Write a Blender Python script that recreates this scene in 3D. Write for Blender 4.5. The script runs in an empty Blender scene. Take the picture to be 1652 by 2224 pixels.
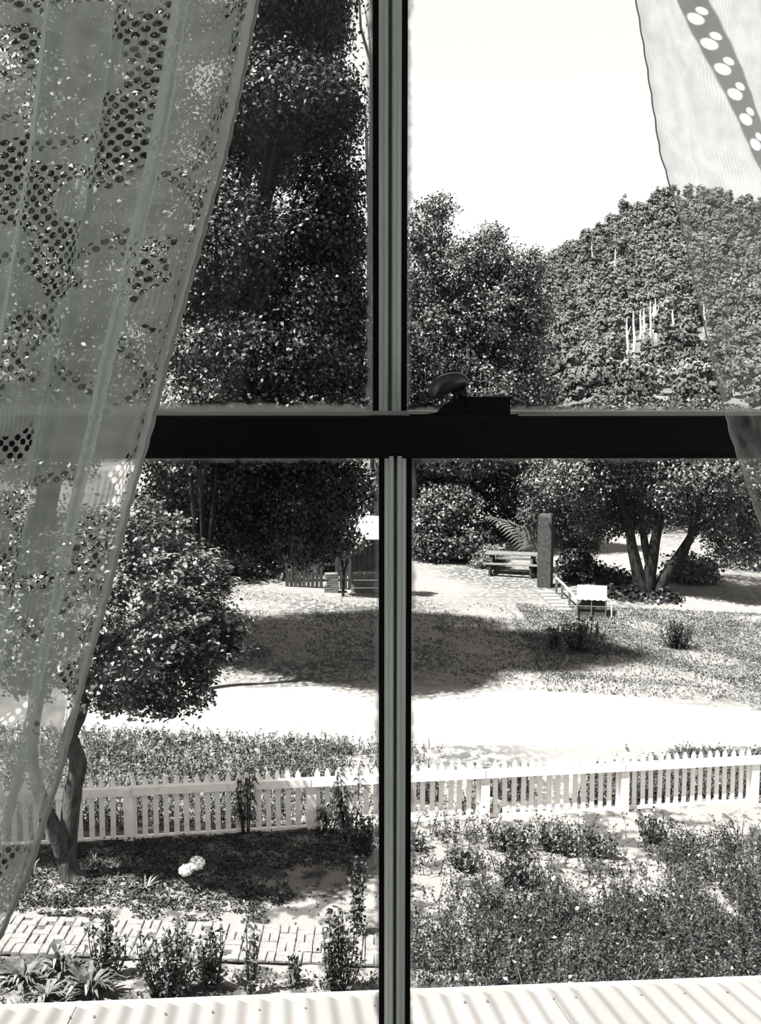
import bpy, math, random
import numpy as np
from mathutils import Vector, Matrix, noise as mnoise
R = np.random.default_rng(7); random.seed(7)
C = bpy.context.scene.collection
# ------------------------------------------------------------------ camera
F = 2300.0; CZ = 6.2
TILT = math.atan(262 / F)
cam = bpy.data.cameras.new('camera'); camo = bpy.data.objects.new('camera', cam); C.objects.link(camo)
cam.sensor_fit = 'VERTICAL'; cam.sensor_height = 36; cam.lens = 36 * F / 2224
cam.clip_start = .05; cam.clip_end = 3000
camo.location = (0, 0, CZ); camo.rotation_euler = (math.pi / 2 - TILT, 0, 0)
bpy.context.scene.camera = camo
# ------------------------------------------------------------------ sky, sun, exposure
W = bpy.data.worlds.new('sky'); bpy.context.scene.world = W; W.use_nodes = True
nt = W.node_tree; bg = nt.nodes['Background']
tc = nt.nodes.new('ShaderNodeTexCoord'); sp = nt.nodes.new('ShaderNodeSeparateXYZ'); rp = nt.nodes.new('ShaderNodeValToRGB')
nt.links.new(tc.outputs['Generated'], sp.inputs[0]); nt.links.new(sp.outputs[2], rp.inputs[0]); nt.links.new(rp.outputs[0], bg.inputs[0])
rp.color_ramp.elements[0].position = 0.0; rp.color_ramp.elements[0].color = (.80, .80, .79, 1)
rp.color_ramp.elements[1].position = 0.42; rp.color_ramp.elements[1].color = (.715, .665, .65, 1)
e = rp.color_ramp.elements.new(.2); e.color = (.77, .755, .74, 1)
bg.inputs[1].default_value = 1.55
SUN = Vector((-.41, -.25, .88)).normalized()
sl = bpy.data.lights.new('sun', 'SUN'); sl.energy = 34; sl.angle = math.radians(.8); sl.color = (1, .965, .94)
so = bpy.data.objects.new('sun', sl); C.objects.link(so); so.rotation_euler = SUN.to_track_quat('Z', 'Y').to_euler(); so.location = (-8, -4, 30)
vs = bpy.context.scene.view_settings
vs.view_transform = 'Standard'; vs.look = 'None'; vs.gamma = 1; vs.use_curve_mapping = False; vs.exposure = 0

# ------------------------------------------------------------------ helpers
def at(px, py, D):
    a = (px - 826) / F; b = (1112 - py) / F; c, s = math.cos(TILT), math.sin(TILT)
    d = Vector((a, c + b * s, -s + b * c)); d *= D / d.y
    return Vector((d.x, d.y, CZ + d.z))
def gz(x, y):
    t = min(max((y - 15) / 15, 0), 1); t = t * t * (3 - 2 * t)
    z = -.32 + .42 * t - .045 * min(max(x, -14), 14)
    if y > 16: z += .10 * math.sin(x * .35 + 1) * math.sin(y * .31) * min((y - 16) / 6, 1)
    if y > 48: z += (y - 48) * .03
    return z
def ground_at(px, D):
    x = (px - 826) / F * D * 1.02
    return Vector((x, D, gz(x, D)))
def nmesh(name, V, Fq, mat, parent=None, smooth=False):
    me = bpy.data.meshes.new(name); V = np.asarray(V, dtype=np.float32); Fq = np.asarray(Fq, dtype=np.int32)
    k = Fq.shape[1]; me.vertices.add(len(V)); me.vertices.foreach_set('co', V.ravel())
    me.loops.add(Fq.size); me.loops.foreach_set('vertex_index', Fq.ravel())
    me.polygons.add(len(Fq)); me.polygons.foreach_set('loop_start', np.arange(0, Fq.size, k, dtype=np.int32))
    me.update(calc_edges=True)
    if smooth: me.polygons.foreach_set('use_smooth', np.ones(len(Fq), bool))
    if mat: me.materials.append(mat)
    return link(name, me, parent)
def link(name, me, parent=None):
    o = bpy.data.objects.new(name, me); C.objects.link(o)
    if parent: o.parent = parent
    return o
def pmesh(name, V, Fc, mat, parent=None, smooth=False):
    me = bpy.data.meshes.new(name); me.from_pydata([tuple(v) for v in V], [], Fc); me.update()
    if smooth:
        for p in me.polygons: p.use_smooth = True
    if mat: me.materials.append(mat)
    return link(name, me, parent)
def empty(name, loc, rz=0):
    o = bpy.data.objects.new(name, None); C.objects.link(o); o.location = loc; o.rotation_euler.z = rz; o.empty_display_size = .1
    return o
def tag(o, label=None, cat=None, group=None, kind=None):
    if label: o['label'] = label
    if cat: o['category'] = cat
    if group: o['group'] = group
    if kind: o['kind'] = kind
    return o
class MB:
    def __init__(s): s.V = []; s.F = []
    def add(s, V, Fc):
        n = len(s.V); s.V += [tuple(v) for v in V]; s.F += [tuple(i + n for i in f) for f in Fc]; return s
    def box(s, x0, x1, y0, y1, z0, z1, b=0, M=None):
        if b <= 0:
            V = [(x, y, z) for x in (x0, x1) for y in (y0, y1) for z in (z0, z1)]
            Fc = [(0, 1, 3, 2), (4, 6, 7, 5), (0, 4, 5, 1), (2, 3, 7, 6), (0, 2, 6, 4), (1, 5, 7, 3)]
        else:
            V = []; 
            for z, i in ((z0, 0), (z1 - b, 0), (z1, b)):
                V += [(x0 + i, y0 + i, z), (x1 - i, y0 + i, z), (x1 - i, y1 - i, z), (x0 + i, y1 - i, z)]
            Fc = [(3, 2, 1, 0), (8, 9, 10, 11)]
            for k in (0, 4):
                Fc += [(k + j, k + (j + 1) % 4, k + 4 + (j + 1) % 4, k + 4 + j) for j in range(4)]
        if M is not None: V = [M @ Vector(v) for v in V]
        return s.add(V, Fc)
    def tube(s, pts, rad, n=8, jit=0, cap=True):
        pts = [Vector(p) for p in pts]; m = len(pts)
        if not hasattr(rad, '__len__'): rad = [rad] * m
        rings = []
        up = Vector((.13, .31, .94)).normalized()
        for i, p in enumerate(pts):
            t = (pts[min(i + 1, m - 1)] - pts[max(i - 1, 0)]).normalized()
            a = t.cross(up)
            if a.length < .2: a = t.cross(Vector((1, 0, 0)))
            a.normalize(); b = t.cross(a)
            for k in range(n):
                an = 2 * math.pi * k / n; rr = rad[i] * (1 + random.uniform(-jit, jit))
                rings.append(p + a * math.cos(an) * rr + b * math.sin(an) * rr)
        Fc = [(i * n + k, i * n + (k + 1) % n, (i + 1) * n + (k + 1) % n, (i + 1) * n + k) for i in range(m - 1) for k in range(n)]
        if cap: Fc += [tuple(range(n - 1, -1, -1)), tuple((m - 1) * n + k for k in range(n))]
        return s.add(rings, Fc)
    def prism(s, prof, axis, a0, a1):   # prof: closed 2D outline, extruded along axis 'x' 'y' 'z'
        n = len(prof)
        def P(u, v, a): return {'x': (a, u, v), 'y': (u, a, v), 'z': (u, v, a)}[axis]
        V = [P(u, v, a0) for u, v in prof] + [P(u, v, a1) for u, v in prof]
        return s.add(V, [(i, (i + 1) % n, n + (i + 1) % n, n + i) for i in range(n)] + [tuple(range(n - 1, -1, -1)), tuple(range(n, 2 * n))])
    def build(s, name, mat, parent=None, smooth=False): return pmesh(name, s.V, s.F, mat, parent, smooth)
def smooth_pts(P, n):
    P = [Vector(p) for p in P]; out = []
    for i in range(len(P) - 1):
        a, b, c, d = P[max(i - 1, 0)], P[i], P[i + 1], P[min(i + 2, len(P) - 1)]
        for k in range(n):
            t = k / n
            out.append(.5 * ((2 * b) + (c - a) * t + (2 * a - 5 * b + 4 * c - d) * t * t + (3 * b - a - 3 * c + d) * t ** 3))
    out.append(P[-1]); return out
# ------------------------------------------------------------------ materials
def mat(name, c0, c1=None, scale=4, rough=.7, spec=.3, detail=3, lo=.35, hi=.65, bump=0, bscale=None, stretch=None):
    m = bpy.data.materials.new(name); m.use_nodes = True; t = m.node_tree; p = t.nodes['Principled BSDF']
    p.inputs['Roughness'].default_value = rough; p.inputs['Specular IOR Level'].default_value = spec
    g = t.nodes.new('ShaderNodeTexCoord')
    co = g.outputs['Object']
    if stretch:
        mp = t.nodes.new('ShaderNodeMapping'); mp.inputs['Scale'].default_value = stretch; t.links.new(co, mp.inputs[0]); co = mp.outputs[0]
    n = t.nodes.new('ShaderNodeTexNoise'); n.inputs['Scale'].default_value = scale; n.inputs['Detail'].default_value = detail
    t.links.new(co, n.inputs['Vector'])
    r = t.nodes.new('ShaderNodeValToRGB'); r.color_ramp.elements[0].position = lo; r.color_ramp.elements[1].position = hi
    c1 = c1 or c0
    r.color_ramp.elements[0].color = (*c0, 1); r.color_ramp.elements[1].color = (*c1, 1)
    t.links.new(n.outputs[0], r.inputs[0]); t.links.new(r.outputs[0], p.inputs['Base Color'])
    if bump:
        n2 = t.nodes.new('ShaderNodeTexNoise'); n2.inputs['Scale'].default_value = bscale or scale * 3; t.links.new(co, n2.inputs['Vector'])
        b = t.nodes.new('ShaderNodeBump'); b.inputs['Strength'].default_value = bump; b.inputs['Distance'].default_value = .02
        t.links.new(n2.outputs[0], b.inputs['Height']); t.links.new(b.outputs[0], p.inputs['Normal'])
    return m
def g(v, w=1.0): return (v * .96, v * 1.0, v * .97)          # the print's cool greenish grey
def wm(v): return (v, v * .955, v * .925)                    # the print's warm white
M = {}
M['leaf_dark'] = mat('leaf_dark', g(.002), g(.020), .55, .5, .25, lo=.42, hi=.66, detail=4)
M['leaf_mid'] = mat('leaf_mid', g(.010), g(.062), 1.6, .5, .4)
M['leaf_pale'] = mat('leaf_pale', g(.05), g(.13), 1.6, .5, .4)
M['leaf_gloss'] = mat('leaf_gloss', g(.014), g(.10), 3, .3, .75)
M['leaf_hazed'] = mat('leaf_hazed', g(.042), g(.118), .05, .8, .1)  # leaf tone lightened to carry the distance haze over the hill
M['leaf_bed'] = mat('leaf_bed', g(.012), g(.035), 5, .55, .3)
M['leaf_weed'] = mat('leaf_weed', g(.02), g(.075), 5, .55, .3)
M['bark'] = mat('bark', g(.015), g(.055), 14, .85, .15, bump=.6, stretch=(1, 1, .3))
M['grass'] = mat('lawn_grass', g(.035), g(.10), 1.2, .7, .2)
M['bark_dark'] = mat('bark_dark', g(.004), g(.014), 10, .85, .15, bump=.5, stretch=(1, 1, .3))
M['dead_wood'] = mat('dead_wood', g(.25), g(.5), 2, .7)
M['fence_paint'] = mat('fence_paint', wm(.62), wm(.8), 9, .55, .3, lo=.3, hi=.5)
M['stone'] = mat('stone', g(.018), g(.034), 12, .8, .2, bump=.3)
M['old_wood'] = mat('old_wood', g(.05), g(.10), 6, .75, .2, bump=.3, stretch=(1, 6, 6))
M['dark_board'] = mat('dark_board', g(.012), g(.04), 5, .8, .2, bump=.3, stretch=(6, 6, .6))
M['white_iron'] = mat('white_iron', wm(.5), wm(.6), 6, .5)
M['roof_iron'] = mat('roof_iron', wm(.108), wm(.124), 7, .55, .25, stretch=(1, .3, 1))
M['gutter'] = mat('gutter', wm(.35), wm(.42), 7, .45, .3)
M['brick'] = mat('brick', wm(.10), wm(.17), 6, .9, .1, bump=.5, bscale=60)
M['mortar'] = mat('mortar', g(.03), g(.075), 20, .95, .1)
M['lead'] = mat('nail_metal', g(.05), g(.1), 20, .5)
M['petal'] = mat('petal', (.75, .75, .73), (.82, .82, .8), 20, .6)
M['river'] = mat('river_gravel', wm(.3), wm(.4), .5, .8)
M['road'] = mat('road_gravel', wm(.112), wm(.15), 1.3, .95, .1, lo=.25, hi=.6)
M['paint'] = mat('sash_paint', (.74, .78, .75), (.80, .84, .81), 30, .22, .6, stretch=(1, 1, .2))
M['rail'] = mat('rail_shade_tone', g(.008), g(.012), 12, .5, .15, stretch=(.2, 1, 1))  # near-black colour holds the shade on the rail's room side
M['wall'] = mat('wall_paper', g(.82), g(.86), 8, .8)
M['floor'] = mat('floor_wood', g(.05), g(.08), 5, .5, stretch=(8, 1, 1))
M['dark_back'] = mat('back_wall_darkened', g(.02), g(.035), 6, .7, .1, stretch=(4, 4, .3))  # unseen back wall made dark to keep room reflections off the glass
M['ceil'] = mat('ceiling_paint', g(.6), g(.65), 8, .8)
M['brass'] = mat('dark_brass', g(.10), g(.16), 30, .3, .8); M['brass'].node_tree.nodes['Principled BSDF'].inputs['Metallic'].default_value = .6
M['iron_black'] = mat('iron_black', g(.006), g(.01), 30, .4)
M['weatherboard'] = mat('weatherboard', wm(.5), wm(.6), 8, .6)
M['canvas'] = mat('canvas_white', wm(.4), wm(.5), 8, .7)
def ground_mat():
    m = bpy.data.materials.new('lawn_ground'); m.use_nodes = True; t = m.node_tree; p = t.nodes['Principled BSDF']
    p.inputs['Roughness'].default_value = .95; p.inputs['Specular IOR Level'].default_value = .1
    gg = t.nodes.new('ShaderNodeTexCoord')
    def noise(s, d=4, st=None):
        n = t.nodes.new('ShaderNodeTexNoise'); n.inputs['Scale'].default_value = s; n.inputs['Detail'].default_value = d
        mp = t.nodes.new('ShaderNodeMapping'); mp.inputs['Scale'].default_value = st or (1, 1, 1); t.links.new(gg.outputs['Object'], mp.inputs[0]); t.links.new(mp.outputs[0], n.inputs[0]); return n.outputs[0]
    def ramp(src, a, b, ca, cb):
        r = t.nodes.new('ShaderNodeValToRGB'); r.color_ramp.elements[0].position = a; r.color_ramp.elements[1].position = b
        r.color_ramp.elements[0].color = (*ca, 1); r.color_ramp.elements[1].color = (*cb, 1); t.links.new(src, r.inputs[0]); return r.outputs[0]
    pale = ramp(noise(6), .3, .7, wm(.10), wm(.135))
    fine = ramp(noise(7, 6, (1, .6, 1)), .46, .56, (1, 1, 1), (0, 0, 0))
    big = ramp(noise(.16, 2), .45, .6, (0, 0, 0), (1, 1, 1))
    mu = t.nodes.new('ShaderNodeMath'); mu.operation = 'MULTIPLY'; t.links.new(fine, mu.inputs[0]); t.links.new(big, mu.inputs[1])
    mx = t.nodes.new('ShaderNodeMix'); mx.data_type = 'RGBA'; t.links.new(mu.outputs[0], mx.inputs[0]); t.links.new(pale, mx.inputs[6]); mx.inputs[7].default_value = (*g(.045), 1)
    t.links.new(mx.outputs[2], p.inputs['Base Color'])
    return m
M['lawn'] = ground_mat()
M['soil'] = mat('garden_soil', wm(.035), wm(.115), 3.2, .95, .1, detail=8, lo=.4, hi=.5, bump=.7, bscale=25)
def glass_mat(x0, x1, z0, z1, dirt=.5, reach=.005):
    m = bpy.data.materials.new('window_glass'); m.use_nodes = True; t = m.node_tree; t.nodes.clear(); L = t.links
    def N(k, **kw):
        n = t.nodes.new(k)
        for a, b in kw.items(): setattr(n, a, b)
        return n
    out = N('ShaderNodeOutputMaterial'); tr = N('ShaderNodeBsdfTransparent'); tr.inputs[0].default_value = (.97, .985, .975, 1)
    gl = N('ShaderNodeBsdfGlossy'); gl.inputs['Roughness'].default_value = .02; fr = N('ShaderNodeFresnel'); fr.inputs[0].default_value = 1.45
    df = N('ShaderNodeBsdfDiffuse'); df.inputs[0].default_value = (.5, .52, .5, 1); tl = N('ShaderNodeBsdfTranslucent'); tl.inputs[0].default_value = (.6, .62, .6, 1)
    ad = N('ShaderNodeMixShader'); L.new(df.outputs[0], ad.inputs[1]); L.new(tl.outputs[0], ad.inputs[2])
    m1 = N('ShaderNodeMixShader'); L.new(fr.outputs[0], m1.inputs[0]); L.new(tr.outputs[0], m1.inputs[1]); L.new(gl.outputs[0], m1.inputs[2])
    tc = N('ShaderNodeTexCoord'); sx = N('ShaderNodeSeparateXYZ'); L.new(tc.outputs['Object'], sx.inputs[0])
    def mth(op, a, b):
        n = N('ShaderNodeMath', operation=op)
        for i, v in enumerate((a, b)):
            if isinstance(v, (int, float)): n.inputs[i].default_value = v
            else: L.new(v, n.inputs[i])
        return n.outputs[0]
    dx = mth('MINIMUM', mth('SUBTRACT', sx.outputs[0], x0), mth('SUBTRACT', x1, sx.outputs[0]))
    dz = mth('MINIMUM', mth('SUBTRACT', sx.outputs[2], z0), mth('SUBTRACT', z1, sx.outputs[2]))
    d = mth('MINIMUM', dx, dz)
    nz = N('ShaderNodeTexNoise'); nz.inputs['Scale'].default_value = 70; nz.inputs['Detail'].default_value = 3; L.new(tc.outputs['Object'], nz.inputs[0])
    d2 = mth('ADD', d, mth('MULTIPLY', mth('SUBTRACT', nz.outputs[0], .5), .012))
    mr = N('ShaderNodeMapRange'); L.new(d2, mr.inputs[0]); mr.inputs[1].default_value = .000; mr.inputs[2].default_value = reach; mr.inputs[3].default_value = dirt; mr.inputs[4].default_value = .004
    m2 = N('ShaderNodeMixShader'); L.new(mr.outputs[0], m2.inputs[0]); L.new(m1.outputs[0], m2.inputs[1]); L.new(ad.outputs[0], m2.inputs[2]); L.new(m2.outputs[0], out.inputs[0])
    return m
def lace_mat(name, right=False):
    # UV: u = metres from the free edge, v = metres along the drop
    m = bpy.data.materials.new(name); m.use_nodes = True; t = m.node_tree; t.nodes.clear(); L = t.links
    def N(k, **kw):
        n = t.nodes.new(k)
        for a, b in kw.items(): setattr(n, a, b)
        return n
    def mth(op, a, b=0.0, c=None):
        n = N('ShaderNodeMath', operation=op)
        for i, v in enumerate((a, b, c)):
            if v is None: continue
            if isinstance(v, (int, float)): n.inputs[i].default_value = v
            else: L.new(v, n.inputs[i])
        return n.outputs[0]
    def mr(src, a, b, c, d):
        n = N('ShaderNodeMapRange'); L.new(src, n.inputs[0])
        for i, v in enumerate((a, b, c, d)): n.inputs[i + 1].default_value = v
        return n.outputs[0]
    uv = N('ShaderNodeUVMap'); uv.uv_map = 'uv'; s = N('ShaderNodeSeparateXYZ'); L.new(uv.outputs[0], s.inputs[0]); u, v = s.outputs[0], s.outputs[1]
    rot = N('ShaderNodeMapping'); rot.inputs['Rotation'].default_value = (0, 0, math.radians(45)); rot.inputs['Scale'].default_value = (1.15, .95, 1); L.new(uv.outputs[0], rot.inputs[0])
    vo = N('ShaderNodeTexVoronoi'); vo.voronoi_dimensions = '2D'; vo.inputs['Scale'].default_value = 150; vo.inputs['Randomness'].default_value = .22; L.new(rot.outputs[0], vo.inputs['Vector'])
    hole = mr(vo.outputs['Distance'], .34, .42, 1, 0)
    n1 = N('ShaderNodeTexNoise'); n1.inputs['Scale'].default_value = 13; n1.inputs['Detail'].default_value = 1.5; L.new(uv.outputs[0], n1.inputs[0])
    patch = mr(n1.outputs[0], .52, .535, 0, 1)
    # flower motifs: solid discs that interrupt the net
    v2 = N('ShaderNodeTexVoronoi'); v2.voronoi_dimensions = '2D'; v2.inputs['Scale'].default_value = 17; L.new(uv.outputs[0], v2.inputs['Vector'])
    solid = mr(v2.outputs['Distance'], .30, .32, 0, 1)
    # trails of single eyelets along cell borders
    v3 = N('ShaderNodeTexVoronoi'); v3.voronoi_dimensions = '2D'; v3.feature = 'DISTANCE_TO_EDGE'; v3.inputs['Scale'].default_value = 9; L.new(uv.outputs[0], v3.inputs['Vector'])
    trail = mr(v3.outputs['Distance'], .035, .045, 1, 0)
    holes = mth('MULTIPLY', hole, mth('MAXIMUM', mth('MULTIPLY', patch, solid), mth('MULTIPLY', trail, .8)))
    # eyelet row beside the hem
    hv = mth('PINGPONG', v, .0055); hu = mth('ABSOLUTE', mth('SUBTRACT', u, .0125), 0)
    hd = mth('ADD', mth('MULTIPLY', hu, hu), mth('MULTIPLY', mth('MULTIPLY', hv, hv), .35))
    hemh = mr(hd, 1.6e-6, 3.2e-6, .85, 0)
    # keep the hem itself solid
    body = mr(u, .007, .009, 0, 1)
    holes = mth('MAXIMUM', mth('MULTIPLY', holes, body), hemh)
    # weave: thread density changes in fine vertical lines
    ln = mth('PINGPONG', u, .0016); lines = mr(ln, .0002, .0012, .10, -.06)
    n2 = N('ShaderNodeTexNoise'); n2.inputs['Scale'].default_value = 55; n2.inputs['Detail'].default_value = 4; L.new(uv.outputs[0], n2.inputs[0])
    sheer = mth('ADD', mth('ADD', mr(n2.outputs[0], .35, .65, .14, .34), mth('MULTIPLY', lines, patch)), mth('MULTIPLY', solid, .06))
    sheer = mth('MULTIPLY', sheer, mr(u, .006, .011, .9 if right else .25, 1)); sheer = mth('MULTIPLY', sheer, mr(u, .2, .34, 1, .5))
    if right:
        sheer = mth('ADD', sheer, mr(u, 0, .015, .34, .52))
        # dense band with round openwork beads
        uc = mth('SUBTRACT', u, mth('MULTIPLY_ADD', v, .49, -.0195)); 
        band = mr(mth('ABSOLUTE', uc, 0), .014, .017, 1, 0)
        def bead(off, k, r0): return mr(mth('ADD', mth('POWER', mth('MULTIPLY', mth('ADD', uc, off), .62), 2), mth('POWER', mth('PINGPONG', mth('ADD', v, k), .0095), 2)), r0 * r0 * .8, r0 * r0 * 1.25, 1, 0)
        hole2 = mth('MAXIMUM', bead(.0055, 0, .0046), bead(-.0045, .006, .0032))
        holes = mth('MULTIPLY', holes, mth('SUBTRACT', 1, band)); sheer = mth('MULTIPLY', sheer, mth('SUBTRACT', 1, mth('MULTIPLY', band, .9)))
        holes = mth('MAXIMUM', mth('MULTIPLY', holes, .25), mth('MULTIPLY', hole2, band))
    alpha = mth('MAXIMUM', sheer, holes)
    al = N('ShaderNodeMath', operation='MINIMUM'); L.new(alpha, al.inputs[0]); al.inputs[1].default_value = 1
    df = N('ShaderNodeBsdfDiffuse'); df.inputs[0].default_value = (.80, .83, .80, 1); tl = N('ShaderNodeBsdfTranslucent'); tl.inputs[0].default_value = (.74, .78, .75, 1)
    a = N('ShaderNodeMixShader'); a.inputs[0].default_value = .6; L.new(df.outputs[0], a.inputs[1]); L.new(tl.outputs[0], a.inputs[2])
    tr = N('ShaderNodeBsdfTransparent'); mx = N('ShaderNodeMixShader'); L.new(al.outputs[0], mx.inputs[0]); L.new(a.outputs[0], mx.inputs[1]); L.new(tr.outputs[0], mx.inputs[2])
    o = N('ShaderNodeOutputMaterial'); L.new(mx.outputs[0], o.inputs[0])
    return m
# ------------------------------------------------------------------ foliage
def unit(v): return v / (np.linalg.norm(v, axis=-1, keepdims=True) + 1e-9)
def cards(P, L_, W_, outd=None, up=.5, tdir=None, tw=0.0, ow=1.5):
    n = len(P); nr = unit(R.normal(size=(n, 3)) + np.array([0, 0, up]) + (outd * ow if outd is not None else 0))
    rv = R.normal(size=(n, 3))
    if tdir is not None: rv = rv * tw + tdir
    t = unit(rv - nr * np.sum(rv * nr, 1, keepdims=True)); b = np.cross(nr, t)
    l = (L_ * R.uniform(.6, 1.25, (n, 1))) / 2; w = (W_ * R.uniform(.7, 1.2, (n, 1))) / 2
    V = np.stack([P - t * l, P + b * w + nr * w * .35, P + t * l - nr * l * .15, P - b * w + nr * w * .35], 1).reshape(-1, 3)
    return V, np.arange(4 * n).reshape(-1, 4)
def crown_pts(lobes, nclump, per, cr, shell=.35):
    lobes = [(np.array(c, float), np.array(r, float)) for c, r in lobes]
    wts = np.array([(r[0] * r[2] + r[0] * r[1] + r[1] * r[2]) for _, r in lobes]); wts /= wts.sum()
    idx = R.choice(len(lobes), nclump, p=wts); cc = np.array([lobes[i][0] for i in idx]); rr = np.array([lobes[i][1] for i in idx])
    d = unit(R.normal(size=(nclump, 3))); q = R.uniform(0, 1, (nclump, 1)) ** shell
    cl = cc + d * rr * q
    k = np.repeat(np.arange(nclump), per); off = R.normal(size=(len(k), 3)) * np.array([1, 1, .6]) * cr * R.uniform(.6, 1.3, (nclump, 1))[k]
    return cl[k] + off, unit(unit(off) * .8 + d[k] * .7), cl
def crown(name, lobes, nclump, per, cr, L_, W_, m, parent, up=.5, shell=.35):
    P, o, cl = crown_pts(lobes, nclump, per, cr, shell); V, Fq = cards(P, L_, W_, o, up)
    ob = nmesh(name, V, Fq, m, parent); ob['kind'] = 'stuff'; return ob
def lob(px, py, D, rx, ry, ryd=None):
    c = at(px, py, D); s = D / F
    return (c, (rx * s, (ryd if ryd else rx) * s, ry * s))
def tree(name, label, base, lobes, nclump, per, cr, L_, W_, m, group=None, tr=.25, cat='tree', bark='bark_dark', up=.5, shell=.35):
    r = empty(name, base); tag(r, label, cat, group)
    lb = [(Vector(c) - Vector(base), rr) for c, rr in lobes]
    crown('foliage', lb, nclump, per, cr, L_, W_, m, r, up, shell)
    mb = MB(); top = sum((Vector(c) for c, _ in lb), Vector()) / len(lb)
    fork = Vector((top.x * .25, top.y * .25, max(.35 * top.z, .2)))
    mb.tube(smooth_pts([(0, 0, -.15), (.1 * tr, 0, fork.z * .5), fork], 3), [tr * 1.3] + [tr * .95] * 5 + [tr * .7], 8, .08)
    mb.build('trunk', M[bark], r, True)
    for c, rr in lb[:7]:
        b = MB(); mid = (fork + Vector(c)) / 2 + Vector((random.uniform(-.3, .3), random.uniform(-.3, .3), 0)) * tr * 3
        b.tube(smooth_pts([fork - Vector((0, 0, .1)), mid, Vector(c) + Vector((0, 0, rr[2] * .3))], 4), list(np.linspace(tr * .6, tr * .12, 9)), 6, .05); b.build('branch', M[bark], r, True)
    return r

# ================================================================== SETTING: room
WD = 1.0                                  # window distance
SX0, SX1 = -.56, .58                      # inner opening
SZ0, SZ1 = CZ - .88, CZ + .80
HS = 2.4
def wallbox(name, *a, m='wall'):
    o = MB().box(*a).build(name, M[m]); tag(o, kind='structure'); return o
mb = MB()
y0, y1 = WD + .00, WD + .20
fx0, fx1, fz0, fz1 = SX0 - .06, SX1 + .06, SZ0 - .06, SZ1 + .06
mb.box(-HS, fx0, y0, y1, CZ - 1.7, CZ + 1.15); mb.box(fx1, HS, y0, y1, CZ - 1.7, CZ + 1.15)
mb.box(fx0, fx1, y0, y1, CZ - 1.7, fz0); mb.box(fx0, fx1, y0, y1, fz1, CZ + 1.15)
tag(mb.build('wall_front', M['wall']), kind='structure')
wallbox('wall_back', -HS - .15, HS + .15, -3.35, -3.2, CZ - 1.7, CZ + 1.15, m='dark_back')
n_w = 2
for nm, xa in (('wall_left', -HS - .15), ('wall_right', HS)):      # side walls, each with an unseen window added to brighten the room
    mb = MB(); mb.box(xa, xa + .15, -3.2, -2.6, CZ - 1.7, CZ + 1.15); mb.box(xa, xa + .15, .6, y1, CZ - 1.7, CZ + 1.15); mb.box(xa, xa + .15, -2.6, .6, CZ - 1.7, CZ - 1.1); mb.box(xa, xa + .15, -2.6, .6, CZ + 1.02, CZ + 1.15)
    tag(mb.build(nm, M['wall']), kind='structure')
    mb = MB()
    for y in (-2.6, -1.03, .54): mb.box(xa + .05, xa + .1, y, y + .06, CZ - 1.1, CZ + 1.02)
    for z in (-1.1, -.05, .96): mb.box(xa + .055, xa + .095, -2.54, .54, CZ + z, CZ + z + .06)
    tag(mb.build('window_%d' % n_w, M['paint']), kind='structure'); n_w += 1
wallbox('floor', -HS - .15, HS + .15, -3.35, y1, CZ - 1.85, CZ - 1.7, m='floor')
wallbox('ceiling', -HS - .15, HS + .15, -3.35, y1 + .3, CZ + 1.15, CZ + 1.3, m='ceil')
# lower storey of the house front, outside
o = MB().box(-HS - .15, HS + .15, 1.0, 1.18, -.3, CZ - 1.85).build('wall_lower', M['weatherboard']); tag(o, kind='structure')
# --- window
win = empty('window_1', (0, WD, SZ0)); tag(win, 'white painted double-hung sash window with four panes', kind='structure')
def wl(o):
    o.parent = win; o.location = -Vector(win.location); return o
f = MB(); f.box(fx0, SX0, WD - .01, WD + .21, fz0, fz1); f.box(SX1, fx1, WD - .01, WD + .21, fz0, fz1)
f.box(SX0, SX1, WD - .01, WD + .21, SZ1, fz1); f.box(SX0, SX1, WD - .04, WD + .25, fz0, SZ0)
wl(f.build('frame', M['paint']))
def muntin_prof(cx, w, yin, yg, yout):
    # plan outline: moulded bar with central bead, hollows, ovolo shoulders, glazing rebate outside
    h = w / 2
    half = [(.0, yin + .0130), (.05, yin + .0125), (.07, yin + .0075), (.11, yin + .0035), (.16, yin + .0013), (.23, yin), (.30, yin + .0010), (.37, yin + .0034), (.42, yin + .0064), (.47, yin + .0105), (.60, yin + .0120),
            (.66, yin + .0138), (.70, yin + .018), (.72, yg), (.5, yg + .003), (.30, yout)]
    L_ = [(cx - a * h, y) for a, y in reversed(half)]; Rr = [(cx + a * h, y) for a, y in half[1:]]
    return L_ + Rr
mrz1 = at(826, 903, WD).z; mrz0 = at(826, 993, WD).z
us = empty('upper_sash', (0, 0, 0)); ls = empty('lower_sash', (0, 0, 0)); wl(us); wl(ls)
UY = WD + .055
umx = at(847, 500, UY).x; lmx = at(858, 1500, WD).x
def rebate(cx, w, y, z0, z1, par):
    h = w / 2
    part(MB().box(cx - h, cx - h * .66, y + .0145, y + .034, z0, z1).box(cx + h * .66, cx + h, y + .0145, y + .034, z0, z1), 'rebate_shadow_strip', M['rail'], par)  # dark strips paint the sash shadow and putty edge beside the bar
def part(mbx, name, m, par, smooth=False): return mbx.build(name, m, par, smooth)
part(MB().prism(muntin_prof(umx, 74 * UY / F, UY, UY + .022, UY + .036), 'z', mrz1 - .03, SZ1 - .05), 'glazing_bar', M['paint'], us)
part(MB().prism(muntin_prof(lmx, 73 * WD / F, WD, WD + .022, WD + .036), 'z', SZ0 + .07, mrz0 + .002), 'glazing_bar', M['paint'], ls)
rebate(umx, 74 * UY / F, UY, mrz1 + .003, SZ1 - .05, us); rebate(lmx, 73 * WD / F, WD, SZ0 + .07, mrz0 - .002, ls)
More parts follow.
